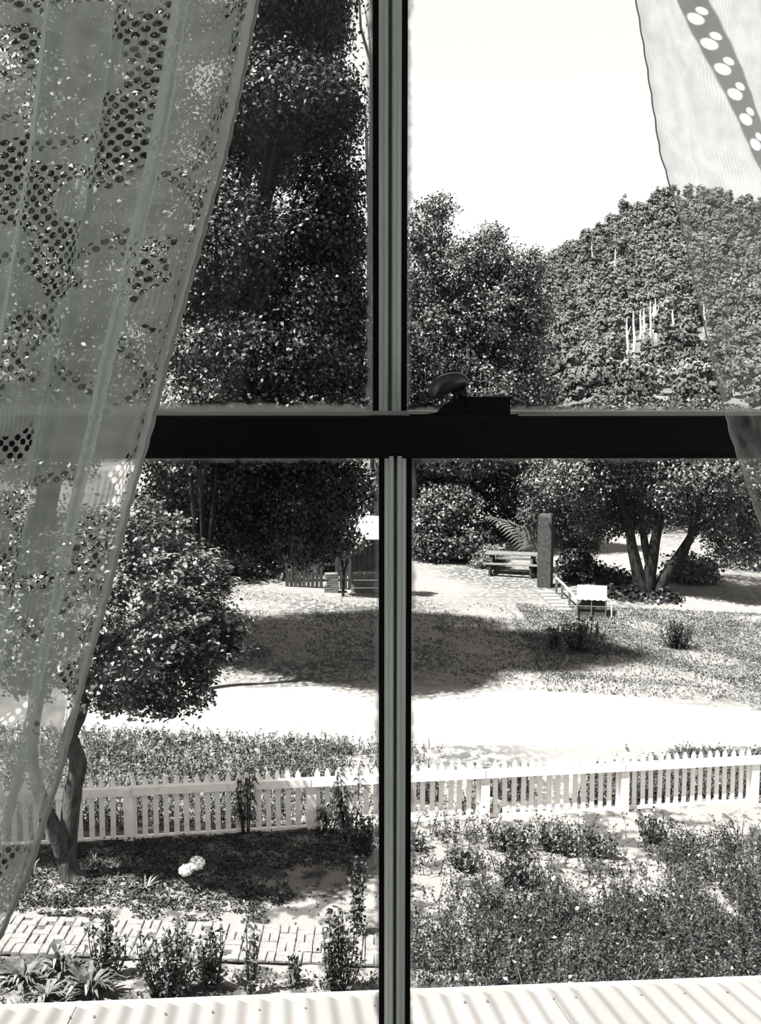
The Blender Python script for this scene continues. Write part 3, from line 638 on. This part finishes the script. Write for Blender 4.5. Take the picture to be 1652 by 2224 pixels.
nx = len(xs); Fq = [(j * nx + i, j * nx + i + 1, (j + 1) * nx + i + 1, (j + 1) * nx + i) for j in range(len(ss)) for i in range(nx - 1)]
tag(nmesh('hill', V, Fq, M['leaf_hazed'], None, True), kind='structure')
hm = []
for v in range(5):
    tall = v == 4
    lb = [((0, 0, 3.4), (2.2, 2.2, 2.4)), ((random.uniform(-1, 1), random.uniform(-1, 1), 4.8), (1.4, 1.4, 1.5)), ((random.uniform(-1, 1), -.8, 2.4), (1.8, 1.5, 1.2))] if not tall else [((0, 0, 5), (1.2, 1.2, 4)), ((0, 0, 2.5), (1.6, 1.6, 1.5))]
    P, o, _ = crown_pts(lb, 40, 11, .42, .25); Vv, Fq = cards(P, .95, .7, o, .6, ow=5); ob = nmesh('foliage', Vv, Fq, M['leaf_hazed']); hm.append(ob.data); bpy.data.objects.remove(ob)
tkm = MB().tube([(0, 0, -1), (0, 0, 3.5)], [.3, .15], 6); tkme = bpy.data.meshes.new('trunk'); tkme.from_pydata(tkm.V, [], tkm.F); tkme.materials.append(M['bark'])
DT = ((1361, 782, 690), (1376, 770, 675), (1389, 735, 672), (1396, 740, 668), (1411, 740, 655), (1417, 735, 662), (1424, 738, 648), (1461, 728, 672), (1529, 718, 660), (1285, 570, 525), (1334, 575, 540))
def slope_s(px, y):
    best = min(((abs(proj_y(hillp(px, q / 200)) - y), q / 200) for q in range(201)))
    return best[1]
def proj_y(p):
    c, s_ = math.cos(TILT), math.sin(TILT); dz = p.z - CZ; dep = p.y * c - dz * s_
    return 1112 - F * (p.y * s_ + dz * c) / dep
DS = [(a, slope_s(a, b)) for a, b, _ in DT]
spots = []
R2 = np.random.default_rng(3)
for k in range(2600):
    px = R2.uniform(830, 1760); s = R2.uniform(0, 1) ** 1.0
    D = 120 + 300 * s; w = 2.6 * F / D
    if any((px - a) ** 2 + ((s - b) * 800) ** 2 < (11 + 9 * (1 - s)) ** 2 for a, b, _ in spots): continue
    if any(abs(px - a) < 16 and 0 < b - s + .02 < .13 for a, b in DS): continue
    spots.append((px, s, R2.uniform(.75, 1.25) * (.62 + .38 * s)))
spots.sort(key=lambda q: (-1 if q[0] > 1180 and q[0] < 1652 else 0, q[1] < .2))
indiv = [q for q in spots if 1180 < q[0] < 1660 and q[1] > .12]; R2.shuffle(indiv); indiv = [tuple(q) for q in indiv[:290]]
rest = [q for q in spots if q not in set(indiv)]
for px, s, sc in indiv:
    r = empty('hillside_tree', hillp(px, s)); r.rotation_euler.z = R2.uniform(0, 6.28); r.scale = (sc,) * 3
    tag(r, *[(l, 'tree', gname) for c_, l, gname in (
        (s > .86, 'forest tree on the skyline of the wooded hill', 'skyline trees of the hill'), (px > 1500, 'hillside tree seen through the right-hand lace curtain', 'hill trees behind the right curtain'),
        (px < 1330 and s < .5, 'hillside tree low on the slope beside the broad tree', 'low hill trees on the left'), (s > .5, 'forest tree on the upper slope of the wooded hill', 'upper slope trees of the hill'),
        (True, 'forest tree on the lower slope around and below the bleached trunks', 'lower slope trees of the hill')) if c_][0])
    v = int(R2.integers(0, 5)) if R2.random() < .5 else int(R2.integers(0, 4)); f_ = link('foliage', hm[v], r); link('trunk', tkme, r)
VV = []; 
for px, s, sc in rest:
    me_ = hm[int(R2.integers(0, 4))]; A = np.empty(len(me_.vertices) * 3, np.float32); me_.vertices.foreach_get('co', A); A = A.reshape(-1, 3) * sc
    an = R2.uniform(0, 6.28); ca, sa = math.cos(an), math.sin(an); A = A @ np.array([[ca, sa, 0], [-sa, ca, 0], [0, 0, 1]]); VV.append(A + np.array(hillp(px, s)))
VV = np.concatenate(VV); o = nmesh('hillside_forest', VV, np.arange(len(VV)).reshape(-1, 4), M['leaf_hazed']); tag(o, 'continuous forest canopy clothing the rest of the hill', 'forest', kind='stuff')
for i, (px, y0, y1) in enumerate(DT):
    p0 = hillp(px, DS[i][1]); D = p0.y; p1 = at(px + random.uniform(-2, 4), y1, D); dd = empty('dead_trunk', p0)
    lab = 'bleached bare trunk standing in the cluster on the hillside' if i < 7 else ('lone bleached trunk right of the cluster on the hillside', 'lone bleached trunk at the edge of the right curtain', 'pale bare trunk near the skyline on the left slope', 'pale bare trunk below the skyline, second from the left slope')[i - 7]
    tag(dd, lab, 'dead tree', 'bleached trunks clustered on the hill' if i < 7 else None)
    L_ = p1 - p0; MB().tube([(0, 0, -3), L_ * .35 + Vector((.2, 0, 0)), L_ * .7, L_], [.30, .26, .19, .08], 7, .15).build('trunk', M['dead_wood'], dd)
    if i % 2 == 0: MB().tube([L_ * .55, L_ * .8 + Vector((.7, 0, 0))], [.15, .05], 5).build('branch', M['dead_wood'], dd)

# ================================================================== picnic table
def picnic(loc, rz, label):
    r = empty('picnic_table', loc, rz); tag(r, label, 'table')
    for i in range(4): MB().box(-.95, .95, -.36 + i * .185, -.36 + i * .185 + .17, .70, .745, .006).build('tabletop_plank', M['old_wood'], r)
    for sg in (-1, 1): MB().box(-.95, .95, sg * .66 - .13, sg * .66 + .13, .42, .46, .006).build('seat_plank', M['old_wood'], r)
    for x in (-.7, .7):
        for sg in (-1, 1):
            M_ = Matrix.Translation((x, sg * .32, 0)); b = MB(); V = [(x - .04, sg * .52 - .05, -.1), (x + .04, sg * .52 - .05, -.1), (x + .04, sg * .52 + .05, -.1), (x - .04, sg * .52 + .05, -.1), (x - .04, sg * .24 - .05, .70), (x + .04, sg * .24 - .05, .70), (x + .04, sg * .24 + .05, .70), (x - .04, sg * .24 + .05, .70)]
            b.add(V, [(3, 2, 1, 0), (4, 5, 6, 7), (0, 1, 5, 4), (1, 2, 6, 5), (2, 3, 7, 6), (3, 0, 4, 7)]); b.build('leg', M['dark_board'], r)
            MB().box(x - .035, x + .035, sg * .72 - .04, sg * .72 + .04, -.1, .42).build('seat_leg', M['dark_board'], r)
        MB().box(x - .05, x + .05, -.75, .75, .34, .42).build('crossbeam', M['dark_board'], r)
        MB().box(x - .04, x + .04, -.80, .80, -.02, .05).build('skid', M['old_wood'], r)
    return r
q = ground_at(1112, 36.6); picnic(at(1112, 1262, 36.6), math.radians(-14), 'wooden picnic table with attached benches, on the rise left of the pillar').location.z = q.z
# pillar
pb = ground_at(1181, 34.2); pl = empty('stone_pillar', pb, math.radians(-20)); tag(pl, 'tall square dark stone pillar beside the picnic table', 'pillar')
hpl = at(1181, 1112, 34.2).z - pb.z
MB().box(-.22, .22, -.22, .22, -.2, hpl - .12, .02).build('shaft', M['stone'], pl); MB().box(-.20, .20, -.20, .20, hpl - .12, hpl - .06, .03).build('cap', M['stone'], pl)
# canopied table
cb2 = ground_at(1283, 30.0); ct = empty('canopied_table', cb2, math.radians(-12)); tag(ct, 'small low frame with a white scalloped canopy top, right of the steps', 'shelter')
hh = .66; V = []; n = 10
for i in range(n + 1):
    x = -.42 + .84 * i / n; V += [(x, -.42, hh - .10), (x, .42, hh + .10)]
Fc = [(2 * i, 2 * i + 2, 2 * i + 3, 2 * i + 1) for i in range(n)]; k0 = len(V)
for i in range(n * 4 + 1):
    x = -.42 + .84 * i / (n * 4); V += [(x, -.425, hh - .10), (x, -.43, hh - .15 - .035 * abs(math.sin(math.pi * i / 8)))]
Fc += [(k0 + 2 * i, k0 + 2 * i + 1, k0 + 2 * i + 3, k0 + 2 * i + 2) for i in range(n * 4)]
cn = pmesh('canopy', V, Fc, M['canvas'], ct); sm = cn.modifiers.new('thick', 'SOLIDIFY'); sm.thickness = .015
for x in (-.4, 0, .4):
    for y in (-.4, .4): MB().tube([(x, y, -.1), (x, y, hh - .11 if y < 0 else hh + .08)], .018, 7).build('leg', M['old_wood'], ct)
MB().tube([(-.4, -.4, .3), (.4, -.4, .3)], .015, 6).build('stretcher', M['old_wood'], ct); MB().tube([(.42, -.4, hh - .1), (.56, -.42, hh - .22), (.56, -.42, -.1)], .02, 6).build('side_rail', M['white_iron'], ct)
MB().box(-.38, .38, -.35, .35, .0, .34).build('crate', M['dark_board'], ct)
# steps with handrail
hb = ground_at(1252, 30.2); hr = empty('garden_steps', hb, math.radians(3)); tag(hr, 'short flight of steps with a pale handrail below the pillar', 'steps')
for i in range(6): MB().box(-.62, -.12, .05 + i * .48, .42 + i * .48, -.1, .05 + .012 * i, .01).build('step', M['road'], hr)
MB().tube(smooth_pts([(0, -.1, .26), (0, .7, .40), (0, 1.9, .48), (0, 2.9, .50)], 3), .035, 8).build('handrail', M['white_iron'], hr)
for y, z in ((0, .26), (1.0, .42), (2.0, .47), (2.8, .49)): MB().box(-.03, .03, y - .04, y + .04, -.1, z).build('handrail_post', M['old_wood'], hr)
# ================================================================== shed group
shb = ground_at(768, 36); sh = empty('garden_shed', shb, math.radians(8)); tag(sh, 'small board shed with a sunlit white iron roof, behind the pale sapling', 'shed')
for i in range(11): MB().box(-1.3 + i * .185, -1.3 + i * .185 + .17, -.9, -.87, -.1, 1.24, .004).build('board', M['dark_board'], sh)
for i in range(9): MB().box(.74, .77, -.87 + i * .2, -.87 + i * .2 + .18, -.1, 1.2, ).build('board', M['dark_board'], sh)
V = [(-1.3, -1.15, 1.30), (.95, -1.15, 1.22), (1.1, 0, 1.85), (-1.2, 0, 2.0), (-1.3, 1.1, 1.4), (1.1, 1.1, 1.4)]
rf = pmesh('roof', V, [(0, 1, 2, 3), (3, 2, 5, 4)], M['white_iron'], sh); q = rf.modifiers.new('t', 'SOLIDIFY'); q.thickness = .04
MB().box(-1.28, .74, -.87, .9, -.1, 1.2).build('frame', M['dark_board'], sh)
pfb = ground_at(690, 32.2); pg = empty('paling_fence', pfb, math.radians(3)); tag(pg, 'dark upright paling fence in the shade below the evergreen', 'fence')
for i in range(9): MB().box(-.98 + i * .13, -.98 + i * .13 + .105, -.012, .012, -.1, .92 + random.uniform(-.03, .03), .004).build('paling', M['dark_board'], pg)
for i in range(4): MB().box(.55 + i * .13, .55 + i * .13 + .105, -.012, .012, -.1, 1.02 + random.uniform(-.03, .03), .004).build('paling', M['dark_board'], pg)
for z in (.2, .7): MB().box(-1.0, 1.1, .013, .05, z, z + .07).build('rail', M['dark_board'], pg)
for i, (w_, z, h_) in enumerate(((.42, 0, .2), (.36, .2, .18), (.38, .38, .16))):
    p = ground_at(720, 31.7); bx = MB()
    bx.box(-w_ / 2, w_ / 2, -.17, .17, 0 if i else -.05, h_ * .28); bx.box(-w_ / 2, w_ / 2, -.17, .17, h_ * .36, h_ * .64); bx.box(-w_ / 2, w_ / 2, -.17, .17, h_ * .72, h_); bx.box(-w_ / 2 + .02, w_ / 2 - .02, -.15, .15, .01, h_ - .01)
    o = bx.build('wooden_crate', M['old_wood']); o.location = (p.x + (i % 2) * .03, p.y, p.z + z + .03); o.rotation_euler.z = .1 * i; tag(o, ('slatted crate on the grass, lowest of the stack by the palings', 'middle slatted crate of the stack by the palings', 'topmost slatted crate of the stack by the palings')[i], 'crate')
wl_ = ground_at(795, 31.9); o = empty('retaining_wall', wl_); tag(o, 'low grey timber retaining wall beside the shed, left of the central bar', 'wall')
for i in range(3): MB().box(-.45, 1.3, -.06, .06, -.08 + i * .24, .13 + i * .24, .01).build('sleeper', M['old_wood'], o)

# ================================================================== small plants
def plant(name, label, px, py, kind, h, wd, D=None, cat='plant', m='leaf_weed', group=None, n=1.0):
    if D is None: D = (CZ + .1) * F / (py - 850)
    p = at(px, py, D)
    for _ in range(6):
        D += (p.z - gz(p.x, D)) * D / (CZ - gz(p.x, D)) ; p = at(px, py, D)
    p.z = gz(p.x, p.y)
    r = empty(name, p); tag(r, label, cat, group)
    if kind == 'bush':      # several upright stems clothed in small leaves
        ns = int(max(5, 13 * wd / .3) * n)
        for i in range(ns):
            a = random.uniform(0, 6.28); rr = random.uniform(0, wd / 2); tip = Vector((math.cos(a) * rr * 1.3, math.sin(a) * rr, h * random.uniform(.5, 1))); b0 = Vector((tip.x * .35, tip.y * .35, -.02))
            mid = (tip + b0) / 2 + Vector((tip.x * .2, 0, 0)); q = smooth_pts([b0, mid, tip], 4)
            st_i = MB().tube(q, [.007] * 5 + [.005] * 4, 5); st_i.V and None
            if i == 0: S = MB()
            S.add(st_i.V, st_i.F)
            k = int(20 * tip.z / .4) + 6; tt = np.sort(R.uniform(.08, 1, k)); Q = np.array([list(q[min(8, int(t_ * 8.99))]) for t_ in tt]) + R.normal(size=(k, 3)) * .025
            if i == 0: PP = []
            PP.append(Q)
        S.build('stem', M['bark_dark'], r); V, Fq = cards(np.concatenate(PP), .07, .04, None, .35, np.array([[0, 0, .8]]), 1); f_ = nmesh('foliage', V, Fq, M[m], r); f_['kind'] = 'stuff'
    elif kind == 'rosette':  # broad pointed leaves from the base, each one a part
        for i in range(int(34 * n)):
            a = i * 2.4 + random.uniform(-.3, .3); L_ = wd / 2 * random.uniform(.7, 1.25); up = random.uniform(.4, 1.3) * h; w_ = L_ * .085
            d = Vector((math.cos(a), math.sin(a), 0)); s_ = Vector((-d.y, d.x, 0)) * w_
            pts = [Vector((0, 0, 0)), d * L_ * .35 + Vector((0, 0, up * .6)), d * L_ * .75 + Vector((0, 0, up * .8)), d * L_ * 1.1 + Vector((0, 0, up * .55))]
            pmesh('leaf', [pts[0] - s_ * .3, pts[0] + s_ * .3, pts[1] + s_, pts[1] - s_, pts[2] + s_ * .8, pts[2] - s_ * .8, pts[3]], [(0, 1, 2, 3), (3, 2, 4, 5), (5, 4, 6)], M[m], r)
    elif kind == 'spiky':
        for i in range(int(9 * n)):
            a = random.uniform(0, 6.28); L_ = wd / 2 * random.uniform(.5, 1.1); d = Vector((math.cos(a), math.sin(a), 0)); s_ = Vector((-d.y, d.x, 0)) * .012 + Vector((0, 0, .002)); zz = h * random.uniform(.5, 1)
            p1 = d * L_ * .5 + Vector((0, 0, zz * .8)); p2 = d * L_ + Vector((0, 0, zz))
            pmesh('blade', [-s_, s_, p1 + s_ * .9, p1 - s_ * .9, p2], [(0, 1, 2, 3), (3, 2, 4)], M[m], r)
    elif kind == 'tall':     # a few tall stems with drooping long leaves
        for i in range(int(3 * n)):
            tx = random.uniform(-wd / 2, wd / 2); tip = Vector((tx, random.uniform(-.1, .1), h * random.uniform(.75, 1))); q = smooth_pts([Vector((tx * .4, 0, -.02)), Vector((tx * .8, 0, tip.z * .5)), tip], 5)
            MB().tube(q, list(np.linspace(.012, .006, len(q))), 6).build('stem', M['bark_dark'], r)
            for j, p_ in enumerate(q[3:]):
                for k in range(3):
                    a = random.uniform(0, 6.28); d = Vector((math.cos(a), math.sin(a), 0)); L_ = random.uniform(.10, .19); s_ = Vector((-d.y, d.x, .3)) * .022
                    pmesh('leaf', [p_, p_ + d * L_ * .4 + s_ + Vector((0, 0, .05)), p_ + d * L_ + Vector((0, 0, -.05)), p_ + d * L_ * .4 - s_ + Vector((0, 0, .05))], [(0, 1, 2, 3)], M[m], r)
    return r
plant('leafy_shrub', 'upright leafy shrub beside the brick path, leftmost of the upright shrubs', 235, 2125, 'bush', .72, .34)
plant('leafy_shrub', 'widest twiggy shrub in front of the brick path', 365, 2165, 'bush', .78, .56, n=1.5)
plant('leafy_shrub', 'dense upright shrub right of the widest shrub in front of the path', 462, 2150, 'bush', .66, .26, n=1.6)
plant('leafy_shrub', 'thin straggly shrub with two bare-topped stems before the path', 548, 2160, 'bush', .80, .20, n=.6)
plant('leafy_shrub', 'tiny shrub between the straggly shrub and the tall one', 640, 2140, 'bush', .36, .2, n=.8)
plant('leafy_shrub', 'tall open shrub nearest the central bar, growing over the brick path', 735, 2160, 'bush', .98, .46, n=1.2)
plant('climbing_plant', 'narrow column of small leaves beside the central bar above the path', 775, 2040, 'bush', 1.05, .16, n=1.6)
plant('leafy_shrub', 'loose leafy plant by the fence foot beside the central bar', 790, 1860, 'bush', .62, .42, n=1.2)
plant('broadleaf_plant', 'spreading rosette of pointed leaves at the lower left corner', 50, 2135, 'rosette', .2, .6)
plant('broadleaf_plant', 'rosette of pointed leaves behind the corner one, nearest the bricks', 132, 2115, 'rosette', .3, .5)
plant('broadleaf_plant', 'large rosette of pointed leaves just left of the widest shrub', 195, 2160, 'rosette', .26, .6, n=1.3)
plant('broadleaf_plant', 'low rosette of leaves against the gutter between the two larger ones', 100, 2170, 'rosette', .15, .45, n=.8)
plant('spiky_plant', 'small spiky clump in the shade just right of the camellia trunk', 203, 1890, 'spiky', .3, .2, m='leaf_pale', n=.7)
plant('spiky_plant', 'spiky clump in the shade between the camellia and the white blooms', 285, 1890, 'spiky', .24, .36, m='leaf_pale')
plant('spiky_plant', 'wide flat spiky clump nearest the path under the camellia', 315, 1930, 'spiky', .14, .6, m='leaf_pale', n=1.2)
plant('spiky_plant', 'spiky clump left of the camellia trunk beside the curtain', 70, 1905, 'spiky', .3, .3, m='leaf_pale')
plant('tall_weed', 'tall stem with drooping leaves in front of the fence between the first two posts', 535, 1812, 'tall', .85, .3, m='leaf_bed', n=1.4)
plant('tall_weed', 'tall drooping-leaved plant in front of the fence beside the central bar', 762, 1830, 'tall', 1.05, .5, m='leaf_bed', n=2.2)
plant('tall_weed', 'small curled-leaf plant between the second post and the tall drooping plant', 715, 1808, 'tall', .42, .3, m='leaf_mid')
plant('leafy_shrub', 'small dark tuft on the sunlit soil behind the path', 605, 1962, 'bush', .14, .24, n=.6)
plant('low_shrub', 'weedy shrub on the lawn beneath the canopied table', 1262, 1415, 'bush', .85, .9, m='leaf_weed', n=1.2, cat='shrub')
plant('low_shrub', 'small conical shrub on the lawn nearest the middle of the right panes', 1205, 1410, 'bush', .6, .4, m='leaf_weed', cat='shrub', n=1.2)
plant('low_shrub', 'round dark shrub standing alone on the lawn at the right', 1468, 1408, 'bush', .68, .7, m='leaf_bed', cat='shrub', n=1.6)
plant('mixed_shrub', 'dark leafy plant at the fence foot just right of the central bar', 905, 1850, 'bush', .3, .3, n=1)
for px, py, h, w_, lab in ((1110, 1850, .42, .55, 'broad leafy clump in front of the fence under the post right of the central bar'), (1225, 1850, .36, .6, 'dark low clump amid the bed under the middle of the right fence'),
                         (1290, 1860, .3, .55, 'dark clump with hanging leaves, centre of the right flower bed'), (1420, 1830, .42, .5, 'leafy clump beneath the third post of the right fence'),
                         (1130, 1930, .42, .5, 'leafy clump standing above the dense meadow near its middle'), (1010, 1890, .28, .5, 'small clump near the left edge of the right flower bed')):
    plant('leafy_clump', lab, px, py, 'bush', h, w_, n=1.5)
# white blooms
wb = plant('white_hydrangea', 'low plant with two white rounded blooms in the shade under the camellia', 420, 1935, 'rosette', .1, .22, n=.6)
for px, py, rr in ((427, 1874, .098), (404, 1890, .085)):
    c = at(px, py, wb.location.y - .02) - wb.location; d = unit(R.normal(size=(420, 3))); P = np.array(c) + d * rr * R.uniform(.5, 1, (420, 1)) * np.array([1, 1, .8]); V, Fq = cards(P, .06, .055, d * 3, .2); o = nmesh('flower_head', V, Fq, M['petal'], wb)
    MB().tube([(c.x * .3, 0, -.02), (c.x, c.y, c.z)], .006, 5).build('stem', M['leaf_mid'], wb)
# --- stuff: meadow, weeds, grass, litter
def field(name, label, cat, xy, hfun, wfun, m, extra=None):
    V = []; n = len(xy)
    x, y = xy[:, 0], xy[:, 1]; z = np.array([gz(a, b) for a, b in xy]); h = hfun(n); a = R.uniform(0, 6.28, n); w = wfun(n)
    d = np.stack([np.cos(a), np.sin(a), np.zeros(n)], 1) * w[:, None] / 2; lean = R.normal(size=(n, 3)) * np.array([.28, .28, 0]) * h[:, None]
    b = np.stack([x, y, z - .02], 1); t = b + lean + np.stack([np.zeros(n), np.zeros(n), h], 1); mid = b + lean * .35 + np.stack([np.zeros(n), np.zeros(n), h * .55], 1)
    V = np.stack([b - d * .6, b + d * .6, mid + d, mid - d], 1).reshape(-1, 3); V2 = np.stack([mid - d, mid + d, t + d * .15, t - d * .15], 1).reshape(-1, 3)
    VV = [V, V2]
    if extra is not None: VV += extra(b, t, h)
    VV = np.concatenate(VV); o = nmesh(name, VV, np.arange(len(VV)).reshape(-1, 4), m); tag(o, label, cat, kind='stuff'); return o
def leaves_on(k, L_, W_, up=.5):
    def f(b, t, h):
        i = np.repeat(np.arange(len(b)), k); q = R.uniform(.2, 1, (len(i), 1)); P = b[i] + (t - b)[i] * q + R.normal(size=(len(i), 3)) * .02
        return [cards(P, L_, W_, None, up)[0]]
    return f
def nz(x, y, s, o=0): return mnoise.noise((x * s, y * s, o))
pts = []
while len(pts) < 6800:
    x = R.uniform(.1, 7.4); y = R.uniform(9.9, 15.2)
    if y > fence_y(x) - .25: continue
    u = x / y * F + 826; dens = 1.0 if y < 13.0 + .22 * (x - 2) else .10 + .35 * (nz(x, y, 1.3) > .05) + .35 * (x > 4.2)
    if x < 1.1: dens *= .45 if y > 11.8 else .7
    if nz(x, y, 1.7, 9) < -.28: dens *= .15
    if R.uniform() < dens: pts.append((x, y))
field('flower_meadow', 'dense tangle of wild daisies and grass filling the garden on the right', 'meadow', np.array(pts), lambda n: R.uniform(.18, .52, n), lambda n: R.uniform(.006, .016, n), M['leaf_bed'], leaves_on(11, .052, .026))
# white daisies among the meadow
P = np.array(pts)[R.choice(len(pts), 150)]; P3 = np.array([(a, b, gz(a, b) + R.uniform(.3, .55)) for a, b in P]); V, Fq = cards(P3, .05, .05, None, 1.5); o = nmesh('daisy_bloom', V, Fq, M['petal']); tag(o, 'small white daisy blooms scattered through the right-hand meadow', 'flowers', kind='stuff')
pts = []
while len(pts) < 5200:
    x = R.uniform(-7, 1.2); y = R.uniform(fence_y(x) + .3, 18.9 + .03 * x)
    if R.uniform() < (1.1 if x < -.6 else .45 * (.6 - x / 2)) : pts.append((x, y))
field('verge_weeds', 'rough grey-green weeds growing between the picket fence and the road', 'weeds', np.array(pts), lambda n: R.uniform(.08, .26, n), lambda n: R.uniform(.01, .02, n), M['leaf_weed'], leaves_on(6, .06, .028))
pts = []
while len(pts) < 1500:
    x = R.uniform(4.6, 9); y = R.uniform(17.4, 19.2)
    if nz(x, y, 1.1, 4) > -.1: pts.append((x, y))
field('verge_weeds', 'low scattered weeds on the verge behind the right end of the fence', 'weeds', np.array(pts), lambda n: R.uniform(.06, .2, n), lambda n: R.uniform(.01, .02, n), M['leaf_weed'], leaves_on(6, .06, .03))
pts = []
while len(pts) < 2600:
    x = R.uniform(.3, 8); y = R.uniform(fence_y(x) + .2, fence_y(x) + 1.3)
    if nz(x, y, .9, 6) > .25 - .09 * x: pts.append((x, y))
field('verge_weeds', 'weeds crowding the back of the picket fence right of the central bar', 'weeds', np.array(pts), lambda n: R.uniform(.1, .42, n), lambda n: R.uniform(.01, .02, n), M['leaf_weed'], leaves_on(7, .06, .03))
pts = []
while len(pts) < 36000:
    x = R.uniform(-7, 13); y = R.uniform(22.3, 31)
    px = x / y * F + 826
    dens = .35 if x < 3.6 else 1
    if y > 28.6 and x < 4: dens = .06
    if y < 23.2: dens *= .4
    if nz(x, y, .6, 2) < -.2: dens *= .3
    if R.uniform() < dens: pts.append((x, y))
field('lawn_grass', 'short rough grass of the sloping lawn beyond the road', 'grass', np.array(pts), lambda n: R.uniform(.02, .08, n), lambda n: R.uniform(.015, .035, n), M['grass'], leaves_on(2, .05, .03))
pts = []
while len(pts) < 11000:
    x = R.uniform(-6.2, -.2); y = R.uniform(12.22, fence_y(x) - .1)
    if x > -1.3 - .5 * nz(x, y, 2) and y < 14.0 - .4 * (x + 1.3) and R.uniform() > .05: continue
    if y < 12.5 and nz(x, y, 3, 1) < -.1: continue
    pts.append((x, y))
field('ground_cover', 'dark low ground cover and leaf litter under the camellia', 'ground cover', np.array(pts), lambda n: R.uniform(.015, .06, n), lambda n: R.uniform(.015, .035, n), M['leaf_bed'], leaves_on(3, .05, .03, 1))
pts = []
while len(pts) < 1500:
    x = R.uniform(-5.2, .4); y = R.uniform(10.3, 11.25)
    if nz(x, y, 2.4, 7) > -.05 - (x < -2.6) * .12: pts.append((x, y))
field('bed_litter', 'sparse seedlings and leaf litter on the pale bed before the brick path', 'ground cover', np.array(pts), lambda n: R.uniform(.01, .07, n), lambda n: R.uniform(.01, .02, n), M['leaf_bed'], leaves_on(2, .045, .025, 1))
